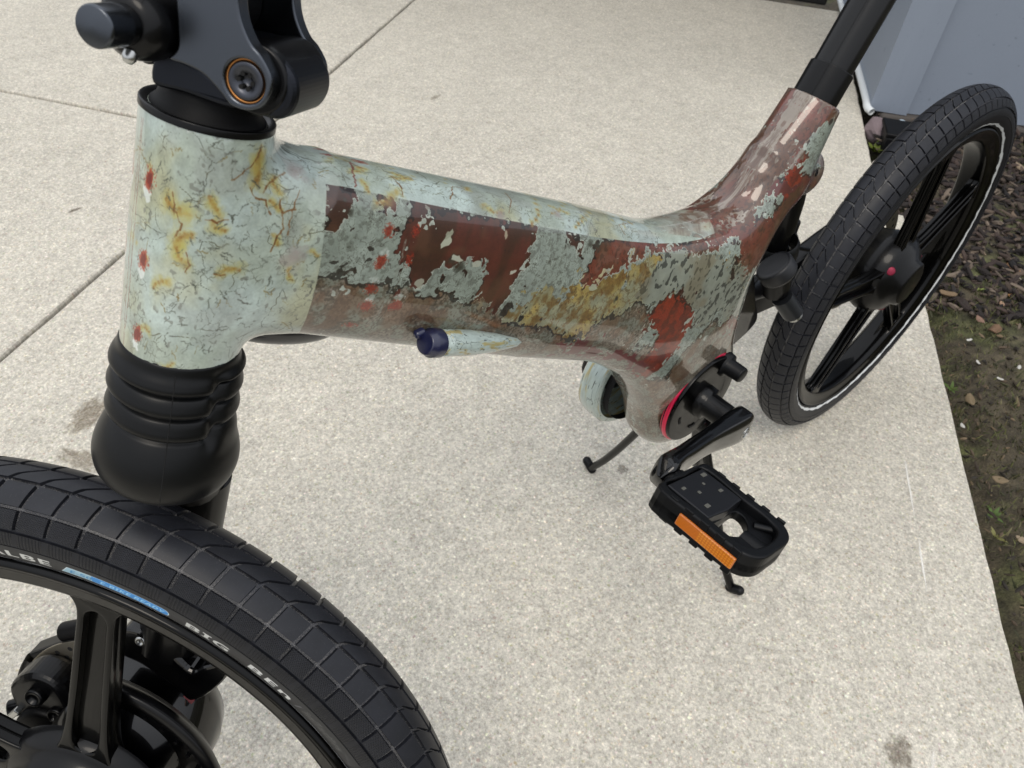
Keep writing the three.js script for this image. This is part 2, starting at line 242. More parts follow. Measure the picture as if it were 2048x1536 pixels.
// ------------------------------------------------------------------ the house corner
{
  const wallMap = pixels(512, 512, (x, y) => { const t = 1 + 0.03 * (fb(x / 60, y / 60, 4) - 0.5) + 0.02 * (rnd() - 0.5), s = sst(0.86, 0.9, fb(x / 5 + 5, y / 5, 2)) * 0.15; return [128 * t * (1 - s), 137 * t * (1 - s), 150 * t * (1 - s)]; });
  const wallMat = std(0xffffff, 0.6, { map: ctex(wallMap, true, true) });
  const house = group('house', scene); tag(house, 'smooth blue grey house corner with a white strip along its foot', 'house');
  const C = [2.17, -0.555], H = 2.6, dA = [0.816, -0.578], dB = [0.70, 0.714];
  house.position.set(C[0], 0, C[1]);
  const wall = (name, d, len, th, nrm) => {          // vertical wall panel starting at the corner
    const g = new THREE.BoxGeometry(len, H, th); g.translate(len / 2, H / 2 + 0.012, 0); const uv = g.attributes.uv; for (let i = 0; i < uv.count; i++) uv.setXY(i, uv.getX(i) * len, uv.getY(i) * H);
    const m = mesh(name, g, wallMat, house); m.rotation.y = Math.atan2(-d[1], d[0]); m.position.set(nrm[0] * th / 2, 0, nrm[1] * th / 2); return m;
  };
  wall('wall', dA, 1.02, 0.1, [0.578, 0.816]);
  const wb = wall('wall', dB, 3.2, 0.1, [0.714, -0.70]); wb.position.x += 0.02 * dB[0]; wb.position.z += 0.02 * dB[1];
  // white strip at the foot of the wall
  mesh('foot_strip', tube([[-0.022, 0.018, 0.02], [-0.016, 0.02, 0.004], [0.03, 0.022, -0.028], [0.4, 0.022, -0.291], [0.82, 0.022, -0.588]], 0.0095, 60, 12), std(0xcfd3d4, 0.6), house);
  mesh('footing', rbox(0.5, 0.06, 0.05, 0.01, [0.2, -0.02, 0.2], new THREE.Quaternion().setFromAxisAngle(V(0, 1, 0), Math.atan2(-dB[1], dB[0]))), std(0x4b4642, 0.9), house);
  // garage door across the head of the pavement
  const g2 = group('garage_door', scene); tag(g2, 'dark garage door with black rubber seal at the end of the slabs', 'garage door');
  const [gx, gz] = ab(3.06, 0.72); g2.position.set(gx, 0, gz);
  const q = Math.atan2(-BX[1], BX[0]);
  const dm = std(0x2c2e31, 0.7);
  for (let k = 0; k < 4; k++) { const m = mesh('panel', rbox(2.9, 0.51, 0.05, 0.008, [-1.47, 0.32 + k * 0.52, 0]), dm, g2); m.rotation.y = q; }
  const sl = mesh('seal', rbox(2.9, 0.05, 0.04, 0.008, [-1.47, 0.03, 0]), std(0x0c0c0d, 0.8), g2); sl.rotation.y = q;
  // a pinkish stone, a dark box end and a bluish scrap behind the rear tyre
  const st = (name, px, py, y, s, c, label, cat) => { const d = ray(px, py), t = (y - CAM.y) / d.y, g = new THREE.IcosahedronGeometry(1, 3), p = g.attributes.position; for (let i = 0; i < p.count; i++) { const k = 0.85 + 0.4 * vn(p.getX(i) * 2 + 9, p.getY(i) * 2 + p.getZ(i) + 9); p.setXYZ(i, p.getX(i) * k, p.getY(i) * k, p.getZ(i) * k); } g.computeVertexNormals(); const m = mesh(name, g, std(c, 0.9), scene); m.position.copy(CAM).addScaledVector(d, t); m.scale.set(...s); m.rotation.y = 0.7; tag(m, label, cat); };
  st('stone', 1756, 262, 0.0, [0.045, 0.028, 0.03], '#76686a', 'rounded pinkish grey stone at the foot of the house corner', 'stone');
  st('stone_001', 1752, 332, -0.01, [0.014, 0.01, 0.012], '#b9b2a8', 'small pale stone beside the yellow green weed tuft', 'stone');
  st('plastic_scrap', 1806, 254, 0.02, [0.03, 0.012, 0.014], '#aebfca', 'pale bluish scrap on the black drain box behind the rear tyre', 'scrap');
  const bx = group('drain_box', scene); { const d = ray(1795, 285), t = (0.0 - CAM.y) / d.y; bx.position.copy(CAM).addScaledVector(d, t); }
  mesh('box', rbox(0.1, 0.06, 0.09, 0.008, [0, 0, 0]), M.plastic, bx); mesh('lid', rbox(0.104, 0.012, 0.094, 0.004, [0, 0.033, 0]), M.matt, bx); bx.rotation.y = 0.6;
  tag(bx, 'small black plastic drain box behind the rear tyre', 'drain box');
}

// ------------------------------------------------------------------ the bicycle
const bike = group('electric_bicycle', scene);
tag(bike, 'electric bicycle in a peeling paint printed wrap, standing on slabs, front wheel turned', 'bicycle');

// --- frame: one moulded body, described by its distance field
const FP = { // node: x, y, in-plane radius, half width
  H0: [0.1589, 0.6441, 0.0342, 0.0215], P0: [0.1655, 0.6359, 0.0426, 0.0268], P1: [0.35, 0.5337, 0.0548, 0.0294], P2: [0.5249, 0.4389, 0.0601, 0.0336], S: [0.5667, 0.4762, 0.0119, 0.03],
  M: [0.6267, 0.5286, 0.0429, 0.0268], T: [0.6542, 0.5885, 0.0217, 0.0236], P5: [0.5772, 0.3088, 0.0673, 0.0336], b: [0.6841, 0.5137, 0.021, 0.0152],
};
const HB = [0, 0.24940], HA = [0.32525, 0.945628];
function seg(x, y, az, A, B, e) {
  const dx = B[0] - A[0], dy = B[1] - A[1]; let h = ((x - A[0]) * dx + (y - A[1]) * dy) / (dx * dx + dy * dy + 1e-12); h = h < 0 ? 0 : h > 1 ? 1 : h;
  const n = Math.hypot(x - A[0] - h * dx, y - A[1] - h * dy), r = A[2] + (B[2] - A[2]) * h, w = A[3] + (B[3] - A[3]) * h;
  return (Math.pow(Math.pow(n / r, e) + Math.pow(az / w, e), 1 / e) - 1) * Math.min(r, w);
}
const smin = (a, b, k) => { const h = Math.max(k - Math.abs(a - b), 0) / k; return Math.min(a, b) - h * h * k * 0.25; };
function frameField(x, y, z) {
  const az = Math.abs(z), rx = x - HB[0], ry = y - HB[1], s = rx * HA[0] + ry * HA[1], m = rx * HA[1] - ry * HA[0];
  let hd = Math.hypot(m, z) - (0.0251 + (0.42 - s) * 0.004); hd = Math.max(hd, s - 0.4735, 0.367 - s);
  const beam = Math.min(seg(x, y, az, FP.P0, FP.P1, 2.6), seg(x, y, az, FP.P1, FP.P2, 2.6));
  let f = Math.max(smin(smin(hd, beam, 0.011), seg(x, y, az, FP.H0, FP.P0, 2.6), 0.008), s - 0.4735);
  f = smin(f, Math.min(seg(x, y, az, FP.S, FP.M, 2.3), seg(x, y, az, FP.M, FP.T, 2)), 0.045);
  f = smin(f, seg(x, y, az, FP.P2, FP.P5, 2.6), 0.04);
  f = smin(f, seg(x, y, az, FP.b, FP.b, 2), 0.02);
  f = -smin(-f, 0.0345 - az, 0.012);                 // nearly flat flanks
  return Math.max(f, (x - FP.T[0]) * 0.4752 + (y - FP.T[1]) * 0.8799);
}
function frameNormal(x, y, z) { const e = 0.0006, n = V(frameField(x + e, y, z) - frameField(x - e, y, z), frameField(x, y + e, z) - frameField(x, y - e, z), frameField(x, y, z + e) - frameField(x, y, z - e)); return n.normalize(); }
// surface nets
function surfaceNets(f, lo, hi, h) {
  const nx = Math.ceil((hi[0] - lo[0]) / h) + 1, ny = Math.ceil((hi[1] - lo[1]) / h) + 1, nz = Math.ceil((hi[2] - lo[2]) / h) + 1, F = new Float32Array(nx * ny * nz), id = (i, j, k) => (k * ny + j) * nx + i;
  for (let k = 0; k < nz; k++) for (let j = 0; j < ny; j++) for (let i = 0; i < nx; i++) F[id(i, j, k)] = f(lo[0] + i * h, lo[1] + j * h, lo[2] + k * h);
  const vid = new Int32Array(nx * ny * nz).fill(-1), pos = [], idx = [], E = [[0, 1], [2, 3], [4, 5], [6, 7], [0, 2], [1, 3], [4, 6], [5, 7], [0, 4], [1, 5], [2, 6], [3, 7]];
  for (let k = 0; k < nz - 1; k++) for (let j = 0; j < ny - 1; j++) for (let i = 0; i < nx - 1; i++) {
    const c = [], b = id(i, j, k); for (let q = 0; q < 8; q++) c.push(F[b + (q & 1) + ((q >> 1) & 1) * nx + (q >> 2) * nx * ny]);
    let neg = 0; for (const v of c) if (v < 0) neg++; if (neg === 0 || neg === 8) continue;
    let x = 0, y = 0, z = 0, n = 0;
    for (const [a, d] of E) if ((c[a] < 0) !== (c[d] < 0)) { const t = c[a] / (c[a] - c[d]); x += (a & 1) + ((d & 1) - (a & 1)) * t; y += ((a >> 1) & 1) + (((d >> 1) & 1) - ((a >> 1) & 1)) * t; z += (a >> 2) + ((d >> 2) - (a >> 2)) * t; n++; }
    vid[b] = pos.length / 3; pos.push(lo[0] + (i + x / n) * h, lo[1] + (j + y / n) * h, lo[2] + (k + z / n) * h);
  }
  const quad = (a, b, c, d, fl) => { if (a < 0 || b < 0 || c < 0 || d < 0) return; fl ? idx.push(a, c, b, a, d, c) : idx.push(a, b, c, a, c, d); };
  for (let k = 1; k < nz - 1; k++) for (let j = 1; j < ny - 1; j++) for (let i = 1; i < nx - 1; i++) {
    const b = id(i, j, k), s = F[b] < 0;
    if (s !== F[b + 1] < 0) quad(vid[b], vid[b - nx], vid[b - nx - nx * ny], vid[b - nx * ny], !s);
    if (s !== F[b + nx] < 0) quad(vid[b], vid[b - nx * ny], vid[b - 1 - nx * ny], vid[b - 1], !s);
    if (s !== F[b + nx * ny] < 0) quad(vid[b], vid[b - 1], vid[b - 1 - nx], vid[b - nx], !s);
  }
  return [pos, idx];
}
// wrap coordinates: the side view along the beam, unfolded over the rounded edges
const E1 = [0.8761, -0.4821], E2 = [0.4821, 0.8761];
function wrapUV(x, y, z, n) {
  const rx = x - 0.2009, ry = y - 0.616, w = 0.03 - Math.abs(z), q = w / (Math.hypot(n.x, n.y) + Math.abs(n.z) + 1e-6);
  return [rx * E1[0] + ry * E1[1] + (n.x * E1[0] + n.y * E1[1]) * q, -(rx * E2[0] + ry * E2[1]) - (n.x * E2[0] + n.y * E2[1]) * q];
}
const FU0 = -0.148, FU1 = 0.572, FV0 = -0.245, FV1 = 0.195, FW = 2048, FH = 1252;
const toTex = (u, v) => [(u - FU0) / (FU1 - FU0) * FW, (v - FV0) / (FV1 - FV0) * FH];
function hitFrame(px, py) { const d = ray(px, py); let t = 0.2; for (let i = 0; i < 2000 && t < 1; i++) { const f = frameField(CAM.x + d.x * t, CAM.y + d.y * t, CAM.z + d.z * t); if (f < 0.00005) break; t += Math.max(0.0002, f * 0.5); } const p = CAM.clone().addScaledVector(d, t); return [p, frameNormal(p.x, p.y, p.z)]; }
function onFrame(px, py) {                           // photograph point -> wrap texel of the surface it lies on
  const d = ray(px, py); let t = 0.2, best = 9, bt = 0;
  for (let i = 0; i < 400 && t < 1; i++) { const f = frameField(CAM.x + d.x * t, CAM.y + d.y * t, CAM.z + d.z * t); if (f < best) { best = f; bt = t; } if (f < 0.0001) break; t += Math.max(0.0004, f * 0.5); }
  const x = CAM.x + d.x * bt, y = CAM.y + d.y * bt, z = CAM.z + d.z * bt; return toTex(...wrapUV(x, y, z, frameNormal(x, y, z)));
}
function wrapPrint() {
  // regions of the printed picture, by outline
  const S = 0.5, idc = canvas(FW * S, FH * S), ig = idc.getContext('2d');
  const REG = [
    [9, [[560, 560], [640, 560], [1000, 600], [1100, 640], [1300, 700], [1300, 760], [1000, 720], [560, 680]]],             // gritty foot of the beam
    [1, [[640, 360], [704, 374], [706, 395], [700, 412], [690, 430], [672, 440], [655, 468], [640, 470]]],
    [1, [[752, 384], [776, 390], [774, 420], [765, 440], [750, 428], [748, 400]]],
    [1, [[812, 392], [1062, 440], [1070, 470], [1052, 505], [1042, 560], [1022, 588], [1000, 612], [968, 606], [950, 585], [962, 545], [958, 518], [930, 512], [905, 520], [880, 530], [866, 552], [850, 566], [830, 572], [806, 578], [795, 566], [806, 540], [806, 500], [800, 470], [806, 440]]],
    [3, [[1030, 600], [1080, 560], [1120, 540], [1150, 560], [1190, 575], [1240, 545], [1300, 515], [1335, 530], [1330, 560], [1290, 600], [1240, 640], [1190, 660], [1120, 660], [1060, 650], [1010, 640]]],
    [2, [[1068, 448], [1150, 462], [1182, 490], [1178, 520], [1165, 560], [1125, 580], [1080, 590], [1050, 606], [1032, 600], [1048, 556], [1056, 510], [1072, 480]]],
    [1, [[1125, 455], [1160, 462], [1158, 485], [1140, 492], [1128, 476]]],
    [7, [[1196, 470], [1320, 486], [1420, 470], [1500, 420], [1570, 360], [1620, 300], [1640, 380], [1560, 470], [1530, 520], [1490, 560], [1470, 520], [1440, 490], [1400, 496], [1370, 510], [1330, 505], [1290, 508], [1250, 530], [1215, 555], [1190, 575], [1172, 570], [1180, 530]]],
    [4, [[1300, 540], [1335, 502], [1400, 500], [1450, 500], [1480, 540], [1500, 570], [1490, 620], [1462, 640], [1440, 620], [1415, 640], [1400, 650], [1390, 610], [1345, 590], [1300, 600], [1270, 590]]],
    [9, [[1200, 640], [1290, 600], [1310, 620], [1290, 660], [1250, 720], [1240, 760], [1250, 870], [1340, 900], [1420, 760], [1480, 700], [1490, 640], [1440, 640], [1400, 660], [1360, 720], [1320, 760], [1260, 750], [1150, 700]]],
    [5, [[1296, 624], [1330, 598], [1366, 594], [1386, 612], [1382, 650], [1360, 690], [1330, 720], [1300, 750], [1278, 752], [1262, 736], [1290, 705], [1306, 680], [1296, 650]]],
    [5, [[1448, 640], [1475, 632], [1480, 650], [1455, 660]]],
    [8, [[1120, 680], [1162, 668], [1178, 690], [1240, 706], [1290, 720], [1280, 740], [1220, 722], [1130, 704]]],
    [6, [[1380, 470], [1330, 470], [1400, 440], [1450, 400], [1500, 330], [1545, 255], [1580, 190], [1640, 215], [1622, 262], [1600, 300], [1575, 345], [1540, 385], [1490, 425], [1440, 455]]],
    [8, [[1545, 372], [1580, 350], [1600, 352], [1590, 385], [1560, 400], [1530, 398]]],
    [5, [[1590, 320], [1612, 330], [1608, 360], [1580, 380], [1570, 358]]],
    [2, [[1625, 240], [1655, 232], [1668, 250], [1650, 290], [1645, 330], [1622, 352], [1600, 348], [1598, 336], [1612, 322], [1612, 300], [1600, 285], [1606, 266], [1625, 266]]],
    [2, [[1508, 400], [1530, 388], [1562, 398], [1560, 412], [1545, 420], [1538, 436], [1522, 428], [1510, 432]]],
    [2, [[1440, 490], [1462, 470], [1478, 478], [1482, 510], [1466, 520], [1445, 512]]],
    [2, [[1555, 345], [1575, 330], [1582, 345], [1566, 356]]],
    [7, [[1360, 380], [1420, 340], [1480, 280], [1530, 215], [1566, 170], [1580, 200], [1548, 245], [1500, 320], [1450, 390], [1400, 425], [1350, 440]]],
  ];
  ig.fillStyle = 'rgb(40,0,0)'; ig.fillRect(0, 0, FW, FH);
  const SD = (() => { const a = onFrame(1475, 420), b = onFrame(1600, 240), n = Math.hypot(b[0] - a[0], b[1] - a[1]); return [(b[0] - a[0]) / n, (b[1] - a[1]) / n]; })();
  const [X0, Y0] = onFrame(1430, 466); ig.fillStyle = 'rgb(120,0,0)'; ig.fillRect((X0 - 260) * S, 0, FW, (Y0 + 10) * S);
  for (const [id, pts] of REG) { ig.fillStyle = `rgb(${id * 20},0,0)`; ig.beginPath(); pts.forEach((p, i) => { const [a, b] = onFrame(...p); i ? ig.lineTo(a * S, b * S) : ig.moveTo(a * S, b * S); }); ig.closePath(); ig.fill(); }
  const idd = ig.getImageData(0, 0, FW * S, FH * S).data;
  // the cut vinyl panel on the side, with clean edges
  const pc = canvas(FW, FH), pg = pc.getContext('2d'); pg.fillStyle = '#fff'; pg.beginPath();
  const seam = [[597, 671], [604, 655], [616, 625], [630, 580], [640, 530], [647, 480], [651, 420], [652, 368], [740, 384], [830, 403], [950, 428], [1060, 449], [1190, 474], [1260, 483], [1310, 487], [1360, 486], [1400, 479], [1430, 466]].map((p) => onFrame(...p));
  seam.forEach(([a, b], i) => (i ? pg.lineTo(a, b) : pg.moveTo(a, b)));
  const top = [[1405, 400], [1440, 352], [1480, 305], [1530, 238], [1565, 186]].map((p) => onFrame(...p)); { const [a] = seam[seam.length - 1]; pg.lineTo(a - 30, 0); void top; }
  pg.lineTo(FW, 0); pg.lineTo(FW, FH); pg.lineTo(seam[0][0], FH); pg.closePath(); pg.fill();
  const pd = pg.getImageData(0, 0, FW, FH).data;
  const c3 = (a, b, t) => [mix(a[0], b[0], t), mix(a[1], b[1], t), mix(a[2], b[2], t)], ml = (a, t) => [a[0] * t, a[1] * t, a[2] * t];
  const look = (x, y) => { const i = Math.min(FW * S - 1, Math.max(0, (x * S) | 0)), j = Math.min(FH * S - 1, Math.max(0, (y * S) | 0)); return Math.round(idd[(j * FW * S + i) * 4] / 20); };
  const c = pixels(FW, FH, (x, y) => {
    let P = pd[(y * FW + x) * 4 + 3] / 255;
    const n1 = fb(x / 70, y / 70, 4), n2 = fb(x / 17 + 40, y / 17, 3), n3 = vn(x / 2.3, y / 2.3);
    if (P < 1 && y < Y0 + 20) P = Math.max(P, sst(-150, 130, x - X0 + 40 + 240 * (n1 - 0.5) + 90 * (n2 - 0.5)));     // the band's print runs out up the seat tube
    let pale, side;
    if (P < 1) {                                     // sound paint, finely crazed
      pale = c3([172, 186, 180], [156, 167, 154], sst(0.35, 0.7, n1));
      pale = c3(pale, [160, 150, 102], 0.4 * sst(0.52, 0.74, fb(x / 95 + 9, y / 95 + 3, 4))); pale = c3(pale, [120, 122, 116], 0.3 * sst(0.6, 0.74, fb(x / 60 + 30, y / 60 + 13, 3)));
      pale = ml(pale, 0.9 + 0.18 * n2 + 0.09 * (n3 - 0.5));
      const wx = x + 26 * (n2 - 0.5) + 40 * (n1 - 0.5), wy = y + 26 * (vn(x / 21 + 9, y / 21) - 0.5) + 30 * (vn(x / 60, y / 60 + 31) - 0.5), [e] = cells(wx / 58, wy / 58), [e2] = cells(wx / 15 + 7, wy / 15);
      const where = sst(0.47, 0.6, fb(x / 30 + 70, y / 30, 3));
      pale = c3(pale, n1 > 0.52 ? [70, 68, 50] : [62, 66, 58], 0.8 * where * (1 - sst(0.006, 0.022, e)));
      pale = c3(pale, [82, 84, 72], 0.6 * sst(0.56, 0.68, fb(x / 24 + 15, y / 24 + 80, 3)) * (1 - sst(0.015, 0.08, e2)));
      pale = c3(pale, [104, 106, 98], 0.6 * sst(0.7, 0.78, fb(x / 7 + 3, y / 7, 2)) * where);
    }
    if (P > 0) {
      const a1 = fb(x / 46 + 11, y / 46, 4) - 0.5, b1 = fb(x / 46, y / 46 + 77, 4) - 0.5, a2 = fb(x / 9 + 5, y / 9, 2) - 0.5, b2 = fb(x / 9, y / 9 + 31, 2) - 0.5;
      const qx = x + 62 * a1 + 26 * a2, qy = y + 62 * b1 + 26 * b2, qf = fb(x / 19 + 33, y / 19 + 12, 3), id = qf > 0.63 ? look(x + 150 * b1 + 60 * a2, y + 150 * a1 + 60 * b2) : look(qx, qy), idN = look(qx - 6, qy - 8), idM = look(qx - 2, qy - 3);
      const wx = x + 20 * a2 + 30 * a1, wy = y + 20 * b2 + 30 * b1, [e, cv] = cells(wx / 26, wy / 26), [e2] = cells(wx / 9 + 3, wy / 9), pit = sst(0.56, 0.68, fb(x / 6.5, y / 6.5, 2)), grit = vn(x / 1.7 + 3, y / 1.7);
      if (id === 1) { side = c3([82, 38, 28], [60, 34, 22], sst(0.35, 0.65, fb(x / 30, y / 90, 3))); side = ml(side, 0.86 + 0.2 * n2 + 0.1 * (grit - 0.5)); if (n1 > 0.55) side = c3(side, [92, 62, 44], 0.5 * sst(0.55, 0.7, n1)); if (e < 0.02) side = ml(side, 0.82); }
      else if (id === 7) { side = c3([104, 52, 38], [80, 50, 30], sst(0.35, 0.65, n1)); side = ml(side, 0.84 + 0.26 * n2 + 0.12 * (grit - 0.5)); side = c3(side, [120, 96, 84], 0.35 * sst(0.55, 0.7, fb(x / 25, y / 25 + 60, 3))); if (pit > 0.5) side = ml(side, 0.78); }
      else if (id === 2) { side = c3([156, 167, 158], [126, 136, 124], n1); side = ml(side, 0.84 + 0.24 * n2 + 0.1 * (grit - 0.5)); side = c3(side, [50, 50, 42], 0.62 * sst(0.45, 0.6, n2) * (1 - sst(0.02, 0.09, e2)) + 0.3 * pit); side = c3(side, [52, 48, 40], 0.5 * (1 - sst(0.01, 0.045, e))); }
      else if (id === 3) { side = c3([150, 133, 76], [136, 138, 112], sst(0.36, 0.6, n1)); side = c3(side, [104, 76, 34], 0.7 * sst(0.5, 0.7, fb(x / 20 + 4, y / 20, 3))); side = ml(side, 0.84 + 0.28 * n2 + 0.14 * (grit - 0.5)); side = c3(side, [96, 62, 28], 0.75 * (1 - sst(0.015, 0.07, e))); side = c3(side, [70, 56, 34], 0.5 * pit * sst(0.4, 0.6, n2)); }
      else if (id === 4) { side = c3([138, 145, 133], [118, 122, 108], n1); side = ml(side, 0.88 + 0.2 * n2); side = c3(side, [44, 48, 44], 0.78 * sst(0.57, 0.66, fb(x / 9 + 80, y / 12, 2))); side = c3(side, [110, 96, 70], 0.4 * sst(0.5, 0.7, n1)); }
      else if (id === 5) { side = c3([140, 46, 22], [104, 36, 20], sst(0.4, 0.6, n2)); side = ml(side, 0.86 + 0.3 * (grit - 0.5)); }
      else if (id === 6) { const s = x * SD[0] + y * SD[1], l = x * SD[1] - y * SD[0]; const q = fb(l / 9, s / 260, 3); side = c3([128, 118, 106], [88, 70, 58], sst(0.4, 0.62, q)); side = c3(side, [148, 142, 132], 0.6 * sst(0.52, 0.7, fb(l / 16 + 9, s / 160, 2))); side = c3(side, [84, 60, 46], 0.7 * sst(0.5, 0.64, fb(x / 26 + 40, y / 26, 4))); side = ml(side, 0.9 + 0.16 * n2); side = c3(side, [84, 66, 52], 0.4 * sst(0.62, 0.7, fb(x / 12, y / 12, 3))); }
      else if (id === 8) { side = ml(c3([104, 32, 40], [84, 44, 34], n1), 0.8 + 0.3 * n2); }
      else { side = c3([122, 114, 100], [94, 82, 66], sst(0.35, 0.68, n1)); const g3 = fb(x / 3.6, y / 3.6, 2); side = c3(side, [54, 46, 34], 0.62 * sst(0.46, 0.6, g3)); side = c3(side, [166, 160, 148], 0.4 * sst(0.6, 0.72, fb(x / 4 + 9, y / 4, 2))); side = c3(side, [116, 124, 112], 0.75 * sst(0.5, 0.58, fb(x / 34 + 19, y / 26 + 8, 4)) * (1 - 0.6 * sst(0.5, 0.6, g3))); side = c3(side, [92, 58, 34], 0.5 * sst(0.56, 0.68, fb(x / 50 + 70, y / 50, 3))); side = ml(side, 0.88 + 0.2 * n2); }
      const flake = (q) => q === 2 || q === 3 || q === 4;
      if (flake(idN) && !flake(id)) side = ml(side, 0.45);                  // shadow painted into the printed picture under lifted flakes
      if (flake(id) && !flake(idM)) side = c3(side, [196, 200, 188], 0.45);  // painted highlight along flake edges, so they look curled
    }
    return P <= 0 ? pale : P >= 1 ? side : c3(pale, side, P);
  });
  const g = c.getContext('2d'); g.lineCap = 'round'; g.lineJoin = 'round';
  const at = (px, py) => onFrame(px, py);
  const blot = (px, py, r, col, al) => { const [x, y] = at(px, py), k = g.createRadialGradient(x, y, 0, x, y, r); for (let i = 0; i < 14; i++) { g.globalAlpha = al * 0.22; g.fillStyle = col; g.beginPath(); g.ellipse(x + r * rr(-0.5, 0.5), y + r * rr(-0.5, 0.5), r * rr(0.15, 0.6), r * rr(0.1, 0.4), rr(0, 3), 0, 7); g.fill(); } g.globalAlpha = 1; };
  const crack = (pts, w, col, al = 0.9) => {          // a wandering line of uneven width
    g.strokeStyle = col; const q = pts.map((p) => at(...p)); let last = q[0];
    for (let i = 1; i < q.length; i++) { const a = q[i - 1], b = q[i], n = Math.max(2, Math.round(Math.hypot(b[0] - a[0], b[1] - a[1]) / 5)); for (let k = 1; k <= n; k++) { const t = k / n, c = [mix(a[0], b[0], t) + rr(-1.7, 1.7), mix(a[1], b[1], t) + rr(-1.7, 1.7)]; g.globalAlpha = al * rr(0.45, 1); g.lineWidth = w * rr(0.45, 1.25); g.beginPath(); g.moveTo(...last); g.lineTo(...c); g.stroke(); last = c; } }
    g.globalAlpha = 1;
  };
  const scrap = (px, py, r, col, al, st = 1.6, an = rr(0, 3)) => { const [x, y] = at(px, py); g.globalAlpha = al; g.fillStyle = col; g.beginPath(); const n = 13; for (let i = 0; i < n; i++) { const a = i / n * 6.283, q = r * rr(0.55, 1.15), u = q * st * Math.cos(a), v = q * Math.sin(a); const p = [x + u * Math.cos(an) - v * Math.sin(an), y + u * Math.sin(an) + v * Math.cos(an)]; i ? g.lineTo(...p) : g.moveTo(...p); } g.closePath(); g.fill(); g.globalAlpha = 1; };
  // ochre stains on the sound paint
  for (const [px, py, r] of [[376, 432, 26], [440, 436, 22], [425, 445, 16], [355, 500, 24], [372, 530, 20], [338, 566, 18], [440, 548, 20], [525, 310, 26], [510, 340, 20], [560, 385, 18], [562, 420, 14], [545, 470, 12], [785, 345, 22], [826, 352, 20], [795, 385, 22], [890, 365, 16], [968, 412, 18], [1070, 398, 26], [1100, 412, 18], [1180, 425, 20], [1225, 440, 18], [658, 322, 18], [700, 345, 16], [722, 360, 14], [275, 660, 14], [262, 470, 14], [322, 735, 12], [1130, 408, 16], [1250, 455, 12], [620, 500, 10], [585, 560, 12], [300, 330, 10]])
    { let qx = px, qy = py, a = rr(0, 6.3); for (let i = 0; i < 6; i++) { blot(qx, qy, r * rr(0.4, 0.9), '#aa9c56', 0.34); blot(qx, qy, r * rr(0.2, 0.45), '#94722c', 0.42); if (i > 1) blot(qx, qy, r * 0.22, '#74460f', 0.6); a += rr(-0.7, 0.7); qx += Math.cos(a) * r * 0.42; qy += Math.sin(a) * r * 0.42; } }
  for (const p of [[[523, 290], [512, 322], [485, 345], [462, 362]], [[500, 375], [512, 395], [530, 402], [540, 430]], [[570, 345], [545, 362], [524, 385]], [[560, 400], [565, 430], [566, 455], [552, 480], [542, 505]], [[562, 425], [590, 420]], [[410, 440], [440, 444], [455, 436]], [[372, 505], [378, 530], [368, 545]], [[428, 548], [450, 550]], [[345, 385], [350, 420], [362, 450], [350, 475]], [[1010, 385], [1022, 400], [1018, 425]], [[890, 350], [905, 372], [902, 398]], [[780, 350], [800, 372], [808, 395]], [[1245, 430], [1238, 450], [1250, 470]], [[600, 380], [585, 420], [575, 470]]])
    crack(p, 2.2, '#66401c', 0.9);
  for (let k = 0; k < 300; k++) {                    // short dark hairline cracks
    const px = rr(245, 640), py = rr(290, 735); let a = rr(0, 6.3); const pts = [[px, py]]; for (let i = 0; i < 3; i++) { const q = pts[pts.length - 1]; a += rr(-0.5, 0.5); const l = rr(4, 9); pts.push([q[0] + Math.cos(a) * l, q[1] + Math.sin(a) * l]); }
    if (px > 560 && py < 340) continue; crack(pts, rr(0.7, 1.8), rnd() < 0.8 ? '#454940' : '#6e5d30', rr(0.35, 0.9));
  }
  for (let k = 0; k < 150; k++) { const t = rnd(), px = 650 + 650 * t, py = 312 + 150 * t + rr(0, 26), a = rr(0, 6); crack([[px, py], [px + 8 * Math.cos(a), py + 3 * Math.sin(a)], [px + 14 * Math.cos(a + 0.5), py + 6 * Math.sin(a + 0.5)]], rr(1.2, 2.4), '#6b705f', 0.6); }
  for (const [px, py, r] of [[598, 345, 22], [590, 515, 26], [1000, 425, 20], [1110, 425, 22]]) blot(px, py, r, '#8d837e', 0.9);
  crack([[286, 238], [278, 300], [268, 400], [260, 480], [252, 590], [246, 690]], 2.4, '#6e3a30', 0.85);
  crack([[690, 300], [702, 325], [708, 350], [711, 373]], 3, '#6d3428', 0.85);
